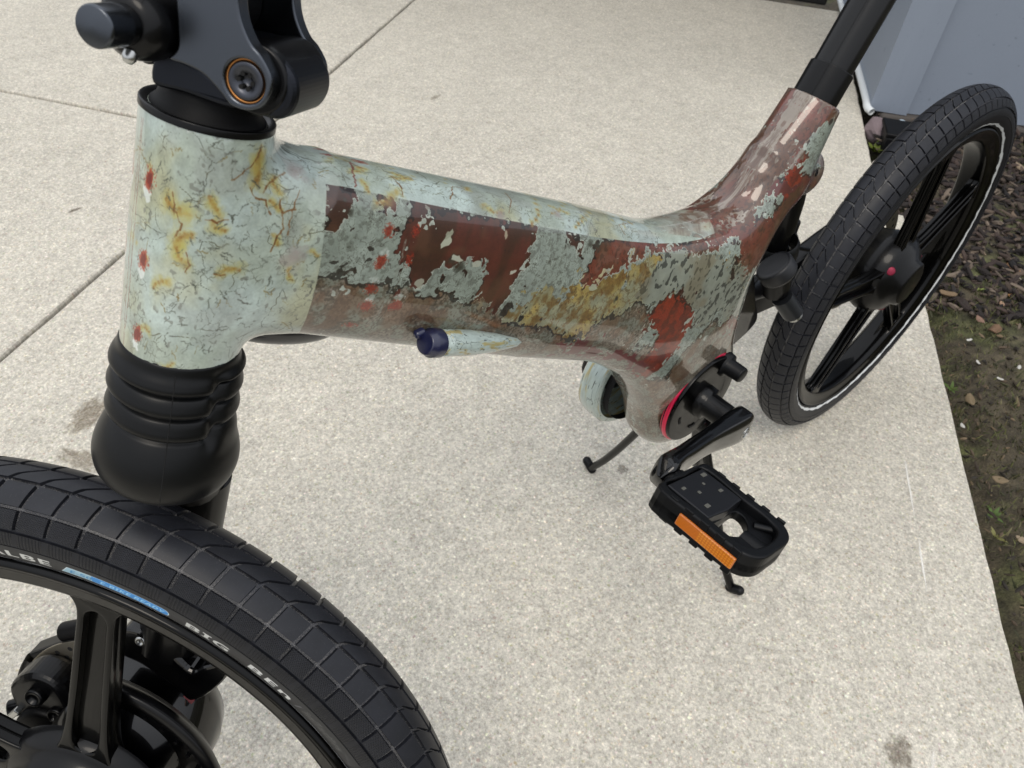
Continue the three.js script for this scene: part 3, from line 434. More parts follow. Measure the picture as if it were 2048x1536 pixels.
  // scarlet marks with their white caps
  const red = (px, py, w, h, ang, cap) => { const [x, y] = at(px, py); if (cap) { g.save(); g.translate(cap[0], cap[1]); scrap(px, py, h * 0.48, px < 400 ? '#cfd4cf' : '#9fa69d', px < 400 ? 0.85 : 0.6, 1.3, ang); g.restore(); } for (let i = 0; i < 3; i++) scrap(px, py, Math.min(w, h) * rr(0.4, 0.7), ['#7c2214', '#97301a', '#5c1a12'][i], px < 400 ? 0.7 : 0.42, 1.35, h > w ? 1.57 : 0); g.save(); g.translate(x, y); g.rotate(ang); if (cap) for (let i = 0; i < 8; i++) { g.fillStyle = rnd() < 0.5 ? '#b9c2bc' : '#d3d8d3'; g.globalAlpha = 0.3; const q = rnd() * 6.3, s = Math.sqrt(rnd()); g.beginPath(); g.arc(cap[0] + w * 0.62 * s * Math.cos(q), cap[1] + h * 0.42 * s * Math.sin(q), rr(1, 3.2), 0, 7); g.fill(); } for (let i = 0; i < 110; i++) { g.globalAlpha = 0.5; g.fillStyle = ['#9c2a18', '#701a10', '#b8441e', '#8a2012', '#5c1a10'][(rnd() * 5) | 0]; g.beginPath(); const q = rnd() * 6.3, s = Math.sqrt(rnd()); g.arc(w * 0.95 * s * Math.cos(q), h * 0.8 * s * Math.sin(q), rr(0.4, 1.2), 0, 7); g.fill(); } g.restore(); g.globalAlpha = 1; };
  const rot = Math.atan2(E1[1], E1[0]);
  red(299, 357, 17, 20, 0.5, [0, 17]); red(286, 519, 16, 18, 0.5, [0, 16]); red(274, 668, 15, 16, 0.5, [0, 15]); red(660, 310, 14, 7, 0, null); red(722, 325, 13, 6, 0, [2, 8]);
  red(778, 461, 12, 16, 0, null); red(832, 462, 9, 14, 0, null); red(762, 524, 14, 15, 0, [0, -15]); red(742, 578, 15, 13, 0, [0, -14]); red(790, 612, 15, 15, 0, [0, -15]); red(732, 612, 17, 14, 0, [2, -13]); red(818, 520, 9, 16, 0, null); red(700, 650, 17, 8, 0, null);
  // dark curled scraps in the picture
  for (const [px, py, r] of [[905, 520, 16], [925, 530, 20], [895, 480, 10], [1195, 492, 18], [1180, 488, 12], [700, 425, 8], [690, 400, 6], [1230, 600, 12]]) { blot(px, py, r, '#2a2820', 1); blot(px, py, r * 0.6, '#3a382e', 0.9); }
  scrap(892, 485, 9, '#a9ad9a', 0.95, 1.7, -0.9); scrap(898, 470, 6, '#8f927f', 0.9, 2, -0.9); scrap(915, 517, 6, '#a9ad9c', 0.95, 2.3, 0.1); scrap(953, 528, 6, '#9fa394', 0.95, 1.8, -0.2); scrap(838, 565, 8, '#979b8b', 0.9, 1.5, 0.6); scrap(1012, 470, 4, '#9c937e', 0.9, 2, 1.3); scrap(1026, 544, 4.5, '#b3b5a6', 0.9, 1.8, -0.6); scrap(1186, 575, 9, '#a2a892', 0.9, 1.7, -0.3); scrap(960, 612, 6, '#80765e', 0.8, 1.4, 1.2); scrap(855, 415, 4, '#8c8f84', 0.8, 1.6, 0.4);
  crack([[812, 480], [796, 540], [772, 600], [738, 655]], 4, '#7f857b', 0.55); crack([[818, 478], [803, 545], [779, 606], [746, 658]], 1.8, '#3c382e', 0.8);
  return c;
}
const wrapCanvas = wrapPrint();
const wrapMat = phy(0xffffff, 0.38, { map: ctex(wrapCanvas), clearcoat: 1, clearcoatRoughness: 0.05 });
{
  const [pos, idx] = surfaceNets(frameField, [0.055, 0.225, -0.0455], [0.735, 0.72, 0.0455], 0.0026);
  const n = pos.length / 3, nor = new Float32Array(n * 3), uv = new Float32Array(n * 2);
  for (let i = 0; i < n; i++) {
    const N = frameNormal(pos[i * 3], pos[i * 3 + 1], pos[i * 3 + 2]), f = frameField(pos[i * 3], pos[i * 3 + 1], pos[i * 3 + 2]);
    pos[i * 3] -= N.x * f * 0.9; pos[i * 3 + 1] -= N.y * f * 0.9; pos[i * 3 + 2] -= N.z * f * 0.9;
    N.toArray(nor, i * 3); const [u, v] = wrapUV(pos[i * 3], pos[i * 3 + 1], pos[i * 3 + 2], N), [tx, ty] = toTex(u, v); uv[i * 2] = tx / FW; uv[i * 2 + 1] = 1 - ty / FH;
  }
  const g = new THREE.BufferGeometry(); g.setAttribute('position', new THREE.Float32BufferAttribute(pos, 3)); g.setAttribute('normal', new THREE.BufferAttribute(nor, 3)); g.setAttribute('uv', new THREE.BufferAttribute(uv, 2)); g.setIndex(idx);
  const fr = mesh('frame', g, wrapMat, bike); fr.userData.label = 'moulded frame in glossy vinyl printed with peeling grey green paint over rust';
  // small wrapped parts: a plain piece of the same print
  const pc = pixels(512, 512, (x, y) => { const n1 = fb(x / 60, y / 60, 4), n2 = fb(x / 14, y / 14, 3), [e] = cells((x + 20 * n2) / 40, (y + 20 * n1) / 40); let t = 0.9 + 0.2 * n2, q = sst(0.6, 0.75, fb(x / 40 + 9, y / 40, 3)), k = 1 - 0.5 * sst(0.5, 0.62, fb(x / 30 + 50, y / 30, 2)) * (1 - sst(0.02, 0.06, e)); k *= 1 - 0.5 * sst(0.78, 0.84, fb(x / 12 + 70, y / 12, 2)); return [mix(164, 160, q) * t * k, mix(178, 150, q) * t * k, mix(172, 104, q) * t * k]; });
  const paleMat = phy(0xffffff, 0.38, { map: ctex(pc, true, true), clearcoat: 1, clearcoatRoughness: 0.06 });
  // port fairing under the beam with its blue cap
  const a = [0.2385, 0.5575, 0.0315], dir = V(0.0635, -0.0345, -0.004).normalize();
  const fair = mesh('port_fairing', turned(a, dir.toArray(), [[0.004, 0.0001], [0.0042, 0.0072], [0.012, 0.0078], [0.03, 0.0078], [0.055, 0.006], [0.078, 0.003], [0.085, 0.0002]], 32), paleMat, fr); fair.userData.label = 'pale grey green fairing swelling from the lower edge of the frame';
  const cap = mesh('port_cap', turned(a, dir.toArray(), [[-0.0065, 0.0001], [-0.0065, 0.0056], [-0.0058, 0.0066], [-0.003, 0.0072], [-0.002, 0.0083], [0.004, 0.0084], [0.0046, 0.0078], [0.0047, 0.0001]], 32), M.navy, fr); cap.userData.label = 'shiny dark blue round cap on the port';
  mesh('cap_hinge', rbox(0.007, 0.005, 0.005, 0.002, [0.2335, 0.5635, 0.0265]), M.navy, fr);
  // round housing of the drive on the far side
  const lob = mesh('drive_housing', turned([0.552, 0.305, -0.066], [0, 0, 1], [[0, 0.0001], [0, 0.052], [0.004, 0.0575], [0.012, 0.059], [0.026, 0.059], [0.029, 0.057], [0.0295, 0.052]], 56), paleMat, fr); lob.userData.label = 'pale rounded drive housing on the far side of the frame';
  mesh('housing_gap', turned([0.556, 0.307, -0.037], [0, 0, 1], [[0, 0.052], [0.008, 0.052]], 48), M.hole, fr);
  // dark plastic fairing under the head tube
  const u = new THREE.SphereGeometry(1, 24, 16); u.scale(0.04, 0.011, 0.014); u.rotateZ(-0.5); u.translate(0.172, 0.573, -0.016);
  mesh('cable_cover', u, phy(0x14151c, 0.35, { clearcoat: 0.5 }), fr);
  // bolt on the seat tube's swelling
  { const [hp, hn] = hitFrame(1633, 346); mesh('pivot_bolt', turned(hp.toArray(), hn.toArray(), [[-0.002, 0.0034], [0.0004, 0.0032], [0.0006, 0.0026], [0.0006, 0.0014], [0, 0.0012], [0, 0.0001]], 24), M.matt, fr); }
}

// ------------------------------------------------------------------ wheels
const TR = 0.229, TS = 0.0265, PITCH = 90;           // torus radii of the tyre, tread pitches round it
const rad = Math.PI / 180;
function tyreShift(p) { const k = [[-75, -4.2], [-46, -3.9], [-14, -3.4], [-11, -3.2], [4, -0.8], [14, 0], [46, 0.5], [75, 0.5]]; if (p <= k[0][0]) return k[0][1]; for (let i = 1; i < k.length; i++) if (p <= k[i][0]) return mix(k[i - 1][1], k[i][1], (p - k[i - 1][0]) / (k[i][0] - k[i - 1][0])); return 0.5; }
const tyreGeo = (() => {
  const ps = []; const gv = (g) => [[g - 2.3, 0], [g - 1.6, 1], [g + 1.6, 1], [g + 2.3, 0]];
  const side = [[0, 0], [4, 0], [9, 0], ...gv(14), [20, 0], [26, 0], [32, 0], [38, 0], ...gv(46), [52, 0], [58, 0], [64, 0], [69.6, 0], [70.6, 1], [73.5, 1], [74.3, 0.3], [80, 0.3], [86, 0.3], [91.5, 0.3], [92.4, 0.55], [100, 0.55], [108, 0.55], [116, 0.55], [124, 0.55], [132, 0.65]];
  for (const [p, d] of side.slice(1).reverse()) ps.push([-p, d]); for (const q of side) ps.push(q);
  const fr = [-0.075, -0.052, 0.052, 0.075, 0.2, 0.36, 0.52, 0.68, 0.84], DEP = 0.0021;
  const nu = PITCH * fr.length, nv = ps.length, pos = [], uv = [], idx = [];
  for (let j = 0; j < nv; j++) for (let i = 0; i <= nu; i++) {
    const [p, d0] = ps[j], k = Math.floor(i / fr.length), f = fr[i % fr.length]; let d = d0;
    if (Math.abs(p) < 70.5 && Math.abs(f) < 0.06) d = 1;
    const ph = ((k + f) * 4 + 0.7 + tyreShift(p)) * rad, rho = TS - DEP * d, r = TR + rho * Math.cos(p * rad);
    pos.push(-r * Math.sin(ph), r * Math.cos(ph), rho * Math.sin(p * rad)); uv.push((k + f) / 6, (p + 132) / 264);
  }
  for (let j = 0; j < nv - 1; j++) for (let i = 0; i < nu; i++) { const a = j * (nu + 1) + i, b = a + 1, c = a + nu + 1, d = c + 1; idx.push(a, b, c, b, d, c); }
  const g = new THREE.BufferGeometry(); g.setAttribute('position', new THREE.Float32BufferAttribute(pos, 3)); g.setAttribute('uv', new THREE.Float32BufferAttribute(uv, 2)); g.setIndex(idx);
  const n = g.toNonIndexed(); g.dispose();
  // crease the block edges
  n.computeVertexNormals(); return creased(n, 0.5);
})();
function creased(g, ang) {
  const p = g.attributes.position, nrm = g.attributes.normal, map = new Map(), key = (i) => `${Math.round(p.getX(i) * 2e5)},${Math.round(p.getY(i) * 2e5)},${Math.round(p.getZ(i) * 2e5)}`, ks = [];
  for (let i = 0; i < p.count; i++) { const k = key(i); ks.push(k); const a = map.get(k); a ? a.push(i) : map.set(k, [i]); }
  const out = new Float32Array(p.count * 3), c = Math.cos(ang);
  for (let i = 0; i < p.count; i++) { let x = 0, y = 0, z = 0; const ax = nrm.getX(i), ay = nrm.getY(i), az = nrm.getZ(i); for (const j of map.get(ks[i])) { const bx = nrm.getX(j), by = nrm.getY(j), bz = nrm.getZ(j); if (ax * bx + ay * by + az * bz > c) { x += bx; y += by; z += bz; } } const l = Math.hypot(x, y, z) || 1; out[i * 3] = x / l; out[i * 3 + 1] = y / l; out[i * 3 + 2] = z / l; }
  g.setAttribute('normal', new THREE.BufferAttribute(out, 3)); return g;
}
// rubber: dust and painted skylight in the grooves, knurled shoulder row, fine ribs below it. x = six pitches, y = around the section
function tyreMaps(dust, line) {
  const n = 1024, bm = new Float32Array(n * n);
  const col = pixels(n, n, (x, y) => {
    const p = (1 - y / n) * 264 - 132, q = Math.abs(p), f = (x / n) * 6, fr = f - Math.floor(f + 0.5);
    const v = fb(x / 60, y / 60, 3); let t = 0.9 + 0.25 * (v - 0.5) + 0.12 * (rnd() - 0.5), R = 31 * t, G = 32.5 * t, B = 38 * t, h = 0.5;
    if (q > 47.5 && q < 69) { const a = (f * 10.0 + q * 0.42), b = (f * 10.0 - q * 0.42); h = 0.5 + 0.5 * Math.min(Math.abs((a % 1 + 1) % 1 - 0.5), Math.abs((b % 1 + 1) % 1 - 0.5)) * 2; }
    if (q > 75 && q < 91) { const fp = (f % 1 + 1) % 1; h = fp > 0.12 && fp < 0.9 ? (Math.abs((fp * 9 + q * 0.02) % 1 - 0.5) < 0.24 ? 1 : 0.0) : 0.3; }
    if (q > 74) { R *= 0.82; G *= 0.82; B *= 0.82; }
    const inGroove = (q < 70 && Math.abs(fr) < 0.05) || Math.abs(q - 14) < 1.8 || Math.abs(q - 46) < 1.8;
    const dd = vn(x / 90 + 3, y / 90); let ds = 0;
    if (inGroove) { R += 6; G += 7; B += 9; if (rnd() < dust * (0.3 + 1.1 * dd)) ds = rr(0.3, 1); if (line && fb(x / 22 + 5, y / 22, 2) > 0.5 && (q < 40)) ds = Math.max(ds, line * rr(0.5, 1)); }  // groove floors coloured lighter as if lit by open sky, plus dust grains
    else if (rnd() < dust * 0.012) ds = rr(0.2, 0.7);
    if (q < 13 && rnd() < dust * 0.02 && dd > 0.5) ds = rr(0.2, 0.6);
    R = mix(R, 176, ds); G = mix(G, 170, ds); B = mix(B, 160, ds);
    bm[y * n + x] = h; return [R, G, B];
  });
  const b = pixels(n, n, (x, y) => { const k = 255 * Math.min(1, bm[y * n + x]); return [k, k, k]; });
  return [ctex(col, true, true), ctex(b, false, true)];
}
function nonIdx(g) { const q = g.index ? g.toNonIndexed() : g; q.computeVertexNormals(); return q; }
const rimGeo = new THREE.LatheGeometry([[0.2112, 0.0192], [0.2102, 0.0214], [0.2088, 0.0224], [0.2074, 0.0221], [0.206, 0.0206], [0.2025, 0.0194], [0.197, 0.0183], [0.1938, 0.0172], [0.1922, 0.0156], [0.1914, 0.012], [0.1905, 0.006], [0.1905, -0.006], [0.1914, -0.012], [0.1922, -0.0156], [0.1938, -0.0172], [0.197, -0.0183], [0.206, -0.0206], [0.2074, -0.0221], [0.2088, -0.0224], [0.2112, -0.0192]].map(([r, h]) => new THREE.Vector2(r, h)), 180).rotateX(Math.PI / 2);
const spokeGeo = (() => {                            // broad cast spoke with a sunken channel
  const edge = (k) => new THREE.CatmullRomCurve3([[0.0288, 0.0396], [0.0238, 0.0418], [0.0195, 0.0468], [0.0167, 0.055], [0.0147, 0.068], [0.0133, 0.085], [0.0122, 0.12], [0.0112, 0.16], [0.0109, 0.175], [0.0122, 0.184], [0.0165, 0.19], [0.022, 0.1925]].map(([x, y]) => V(x, y, 0))).getPoints(48).map((p) => [p.x * k, p.y]);
  const o = [[-0.0116, 0.016], [0.0116, 0.016], ...edge(1), ...edge(-1).reverse()], out = poly(o);
  const chan = (k) => smoothShape([[-0.0082, 0.064], [-0.006, 0.0555], [0, 0.053], [0.006, 0.0555], [0.0082, 0.064], [0.0074, 0.12], [0.0066, 0.165], [0.0055, 0.18], [0, 0.184], [-0.0055, 0.18], [-0.0066, 0.165], [-0.0074, 0.12]]);
  const web = ext(out, 0.009, 0.001, 2).translate(0, 0, 0.0);
  const ribbed = poly(o); ribbed.holes.push(new THREE.Path(chan().getPoints().reverse()));
  const ribs = ext(ribbed, 0.0075, 0.0016, 4).translate(0, 0, 0.0075);
  return [creased(web.toNonIndexed ? nonIdx(web) : web, 0.6), creased(nonIdx(ribs), 0.6)];
})();
// a ring strip on the tyre's surface between two section angles
function ringStrip(p0, p1, off, f0, f1, nu, wave) {
  const pos = [], uv = [], nor = [], idx = [], nv = 6;
  for (let j = 0; j <= nv; j++) for (let i = 0; i <= nu; i++) {
    const a = mix(f0, f1, i / nu), w = wave ? wave(a) : [0, 0], p = mix(p0 + w[0], p1 + w[1], j / nv) * rad, r = TR + (TS - 0.0021 * 0.55 + off) * Math.cos(p), ph = a * rad;
    pos.push(-r * Math.sin(ph), r * Math.cos(ph), (TS - 0.0021 * 0.55 + off) * Math.sin(p)); nor.push(-Math.cos(p) * Math.sin(ph), Math.cos(p) * Math.cos(ph), Math.sin(p)); uv.push(i / nu, 1 - j / nv);
  }
  for (let j = 0; j < nv; j++) for (let i = 0; i < nu; i++) { const a = j * (nu + 1) + i; idx.push(a, a + nu + 1, a + 1, a + 1, a + nu + 1, a + nu + 2); }
  const g = new THREE.BufferGeometry(); g.setAttribute('position', new THREE.Float32BufferAttribute(pos, 3)); g.setAttribute('normal', new THREE.Float32BufferAttribute(nor, 3)); g.setAttribute('uv', new THREE.Float32BufferAttribute(uv, 2)); g.setIndex(idx); return g;
}
function wheel(name, label, matrix, spin, tm, stripeCol, stripe) {
  const w = group(name, bike); w.applyMatrix4(matrix); w.userData.label = label;
  const ty = mesh('tyre', tyreGeo, tm, w); ty.userData.label = 'black rubber tyre with square tread blocks and knurled shoulders'; 
  mesh('rim', rimGeo, M.wheel, w);
  for (let k = 0; k < 5; k++) { const s = mesh('spoke', spokeGeo, M.wheel, w); s.rotation.z = (spin + 72 * k) * rad; }
  const st = mesh('reflective_stripe', ringStrip(stripe[0], stripe[1], 0.00035, 360, 0, 900, (a) => { const q = vn(a * 0.42 + 7, 3), r = vn(a * 0.42 + 7, 9); return [stripe[2] * (q - 0.5) * 2, stripe[2] * (r - 0.5) * 2]; }), std(stripeCol, 0.35, { side: THREE.DoubleSide, metalness: 0.2 }), w); st.userData.label = 'silver reflective line along the tyre wall';
  return w;
}
const [tm1, tb1] = tyreMaps(0.34, 0), [tm2, tb2] = tyreMaps(0.12, 0.5);
const tyreMat = phy(0xffffff, 0.42, { specularIntensity: 0.6, map: tm1, bumpMap: tb1, bumpScale: 0.0013, side: THREE.DoubleSide });
const tyreMat2 = phy(0xffffff, 0.46, { specularIntensity: 0.6, map: tm2, bumpMap: tb2, bumpScale: 0.0012, side: THREE.DoubleSide });
const HUBL = [-0.02189, 0.007908, 0.002196];
const FWM = STEER.clone().multiply(new THREE.Matrix4().makeTranslation(...HUBL));
const fw = wheel('front_wheel', 'front wheel turned to the side, with lettering on its tyre', FWM, -0.4, tyreMat, 0xa9abae, [122.6, 126.2, 1.6]);
const rw = wheel('rear_wheel', 'rear wheel with a bright silver stripe on its tyre', new THREE.Matrix4().makeTranslation(1.04355, 0.25613, 0), 6, tyreMat2, 0xd9dcdc, [116, 123, 2.2]);
{
  // lettering on the front tyre wall
  const w = 2048, h = 256, A0 = 14.5, A1 = -47, c = canvas(w, h), g = c.getContext('2d');
  g.fillStyle = '#1b1c1f'; g.fillRect(0, 0, w, h); for (let k = 0; k < 9000; k++) { g.globalAlpha = 0.05; g.fillStyle = rnd() < 0.5 ? '#000' : '#55565a'; g.fillRect(rnd() * w, rnd() * h, 3, 3); } g.globalAlpha = 1;
  const X = (a) => (A0 - a) / (A0 - A1) * w;
  const word = (t, a0, a1, y, hh, col, font = 'bold', outline) => { const x0 = X(a0), x1 = X(a1); g.save(); g.font = `${font} ${hh}px sans-serif`; const m = g.measureText(t).width; g.translate(x0, y); g.scale((x1 - x0) / m, 1); g.textBaseline = 'middle'; if (outline) { g.strokeStyle = col; g.lineWidth = 2.2; g.strokeText(t, 0, 0); } else { g.fillStyle = col; g.fillText(t, 0, 0); } g.restore(); };
  const mid = 128, H = 150;
  word('SCHWALBE', 25.2, 4.6, mid, H, '#b9bab6');
  // label: silver end, then blue
  const bx0 = X(3.0), bx1 = X(-12.1); g.beginPath(); g.moveTo(bx0 + 22, mid - 62); g.lineTo(bx1 - 34, mid - 62); g.quadraticCurveTo(bx1, mid - 60, bx1, mid); g.quadraticCurveTo(bx1, mid + 60, bx1 - 34, mid + 62); g.lineTo(bx0 - 12, mid + 62); g.closePath(); g.fillStyle = '#2f7fc0'; g.fill(); g.save(); g.clip(); g.fillStyle = '#8fb0bf'; g.fillRect(bx0 - 20, 0, X(-1.0) - bx0 + 20, h); g.restore(); g.lineWidth = 5; g.strokeStyle = '#b9c6cb'; g.stroke();
  word('E-50', 2.3, -0.9, mid + 4, 96, '#3b7fae', 'italic bold'); word('E-BIKE READY', -2.0, -11.3, mid + 4, 96, '#8cc0e4', 'italic bold');
  word('BIG', -14.3, -21.7, mid, H, '#b9bab6'); word('BEn', -24.4, -32.8, mid, H, '#c2c3c0'); word('/', -33.6, -34.4, mid, H * 0.9, '#5d5e60'); word('Reflective', -34.9, -43.6, mid - 14, 120, '#85867f', 'italic bold', true);
  for (let k = 0; k < 7; k++) { g.fillStyle = '#4a4b4e'; g.fillRect(X(-44.2 - k * 0.35), mid - 50 + k * 14, 40, 3); }
  const s = mesh('tyre_lettering', ringStrip(94, 122, 0.00022, A0, A1, 260), std(0xffffff, 0.5, { map: ctex(c), side: THREE.DoubleSide }), fw); s.userData.label = 'grey and blue lettering printed on the front tyre wall';
  // hub, motor and brake of the front wheel, in wheel axes
  mesh('hub_cap', turned([0, 0, 0], [0, 0, 1], [[0.004, 0.058], [0.012, 0.056], [0.0165, 0.05], [0.018, 0.044], [0.024, 0.043], [0.028, 0.039], [0.03, 0.03], [0.031, 0.0001]], 64), M.satin, fw);
}
{
  // front hub motor
  const mo = group('front_motor', bike); mo.applyMatrix4(FWM); mo.userData.label = 'round black hub motor behind the front wheel';
  mesh('drum', turned([0, 0, 0], [0, 0, 1], [[-0.078, 0.0001], [-0.078, 0.046], [-0.074, 0.055], [-0.06, 0.0595], [-0.036, 0.0595], [-0.026, 0.052], [-0.014, 0.044], [-0.004, 0.03]], 96), M.gloss, mo);
  const half = (pr) => new THREE.LatheGeometry(pr.map(([h, r]) => new THREE.Vector2(r, h)), 64, 0.3, 2.9).rotateX(Math.PI / 2);
  mesh('half_cover', half([[-0.028, 0.062], [-0.024, 0.078], [-0.016, 0.0865], [-0.011, 0.0885], [-0.0085, 0.0875], [-0.0075, 0.083], [-0.009, 0.078], [-0.018, 0.07], [-0.022, 0.05]]), M.satin, mo);
  for (let k = 2; k < 16; k++) { const a = -k * 10 * rad; mesh('rivet', rod([-0.0745 * Math.sin(a), 0.0745 * Math.cos(a), -0.014], [-0.0745 * Math.sin(a), 0.0745 * Math.cos(a), -0.0085], 0.0017, 0.0014, 10), M.satin, mo); }
  const rg = mesh('red_ring', new THREE.LatheGeometry([[0.0592, -0.056], [0.0604, -0.054], [0.0604, -0.047], [0.0592, -0.045]].map(([r, h]) => new THREE.Vector2(r, h)), 24, 2.42, 0.14).rotateX(Math.PI / 2), std(0x6e1219, 0.4), mo); rg.userData.label = 'dark red ring round the motor drum';
}
{
  const fk = group('fork', bike); fk.applyMatrix4(STEER); fk.userData.label = 'single black fork leg on the far side of the front wheel';
  // leg: an oval tube from the crown down to the motor
  const leg = (() => { const g = new THREE.CylinderGeometry(1, 1, 1, 48, 1); g.scale(0.0205, 0.15, 0.019); g.translate(-0.006, 0.1775, -0.048); return g; })();
  mesh('leg', leg, M.satin, fk);
  mesh('crown', tube([[0, 0.306, 0.0], [0, 0.292, -0.006], [0.0, 0.276, -0.024], [-0.004, 0.255, -0.042], [-0.006, 0.24, -0.048]], 0.0172, 24, 20), M.satin, fk);
  mesh('screw', turned([-0.0185, 0.1135, -0.0325], [0, 0.1, 1], [[-0.002, 0.0042], [0, 0.0042], [0.0012, 0.0036], [0.0018, 0.002], [0.0006, 0.0018], [0.0006, 0.0001]], 24), M.steel, fk);
  // bracket that grips the motor
  const br = ext(smoothShape([[-0.035, 0.118], [-0.02, 0.121], [0.0, 0.112], [0.014, 0.103], [0.022, 0.112], [0.034, 0.121], [0.038, 0.112], [0.017, 0.072], [0.004, 0.08], [-0.02, 0.09], [-0.038, 0.094]]), 0.03, 0.003, 3).translate(0.004, 0.0, -0.062);
  mesh('motor_bracket', br, M.gloss, fk);
  mesh('cable_boot', rbox(0.016, 0.02, 0.014, 0.004, [0.032, 0.128, -0.05], new THREE.Quaternion().setFromAxisAngle(V(0, 0, 1), 0.5)), M.plastic, fk);
  const bk = group('front_brake', bike); bk.applyMatrix4(FWM); bk.userData.label = 'black disc brake caliper over a drilled steel rotor';
  // rotor: a flat ring sector round the caliper with drilled holes
  const arcRing = (r0, r1, za, zb, p0, pl) => new THREE.LatheGeometry([[r0, za], [r1, za], [r1, zb], [r0, zb], [r0, za]].map(([r, h]) => new THREE.Vector2(r, h)), 64, p0, pl).rotateX(Math.PI / 2);
  mesh('rotor', arcRing(0.058, 0.0835, -0.044, -0.0422, 3.5, 2.75), std(0x9a9486, 0.38, { metalness: 0.9 }), bk);
  for (let k = 0; k < 17; k++) for (let j = 0; j < 3; j++) { const f = 3.56 + k * 0.16 + j * 0.055, r = 0.066 + j * 0.006; mesh('rotor_hole', rod([r * Math.sin(f), -r * Math.cos(f), -0.0424], [r * Math.sin(f), -r * Math.cos(f), -0.0421], 0.0019, 0.0019, 14), M.hole, bk); }
  mesh('rotor_cover', (() => { const g = new THREE.LatheGeometry([[0.084, -0.05], [0.0885, -0.05], [0.0895, -0.046], [0.0885, -0.042], [0.084, -0.042]].map(([r, h]) => new THREE.Vector2(r, h)), 48, 4.35, 1.75); g.rotateX(Math.PI / 2); return g; })(), M.satin, bk);
  // caliper, placed round the rotor's upper front
  const cz = -0.03, R2 = (f, u) => [-f, u];
  const body = ext(smoothShape([[0.046, 0.052], [0.062, 0.052], [0.078, 0.03], [0.074, 0.012], [0.063, -0.012], [0.05, -0.02], [0.036, -0.012], [0.03, 0.01], [0.034, 0.036]].map(([f, u]) => R2(f, u))), 0.022, 0.005, 4).translate(0, 0, cz - 0.012);
  mesh('caliper_body', body, M.satin, bk);
  mesh('caliper_arm', ext(poly([[0.082, 0.034], [0.054, 0.064], [0.034, 0.076], [0.028, 0.068], [0.05, 0.052], [0.07, 0.024]].map(([f, u]) => R2(f, u))), 0.016, 0.003, 3).translate(0, 0, cz - 0.03), M.plastic, bk);
  mesh('piston_cap', turned([-0.05, 0.002, cz + 0.008], [0.1, 0.1, 1], [[0, 0.019], [0.005, 0.019], [0.008, 0.016], [0.009, 0.0001]], 40), M.matt, bk);
  const bolt = (f, u, z, r, d = [0, 0.2, 1]) => { mesh('bolt', turned([-f, u, z], d, [[-0.012, r * 1.02], [0, r], [0.001, r * 0.86], [0.001, r * 0.6], [-0.0015, r * 0.5], [-0.0015, 0.0001]], 24), M.satin, bk); };
  bolt(0.056, 0.036, cz + 0.014, 0.0068); bolt(0.042, 0.022, cz + 0.012, 0.0058); bolt(0.081, -0.003, cz + 0.004, 0.0062, [-0.9, -0.3, 0.6]);
  mesh('caliper_clip', rbox(0.0045, 0.012, 0.006, 0.001, [-0.0715, 0.008, cz + 0.011], new THREE.Quaternion().setFromAxisAngle(V(0, 0, 1), -0.5)), M.steel, bk);
  mesh('hose_end', rod([-0.06, 0.062, cz - 0.022], [-0.045, 0.074, cz - 0.022], 0.007, 0.007, 20), M.matt, bk); mesh('bleed_screw', turned([-0.043, 0.082, cz - 0.022], [-0.5, 1, 0.3], [[0, 0.0001], [0, 0.0038], [0.002, 0.0042], [0.0045, 0.003], [0.0052, 0.0001]], 20), M.steel, bk);
}
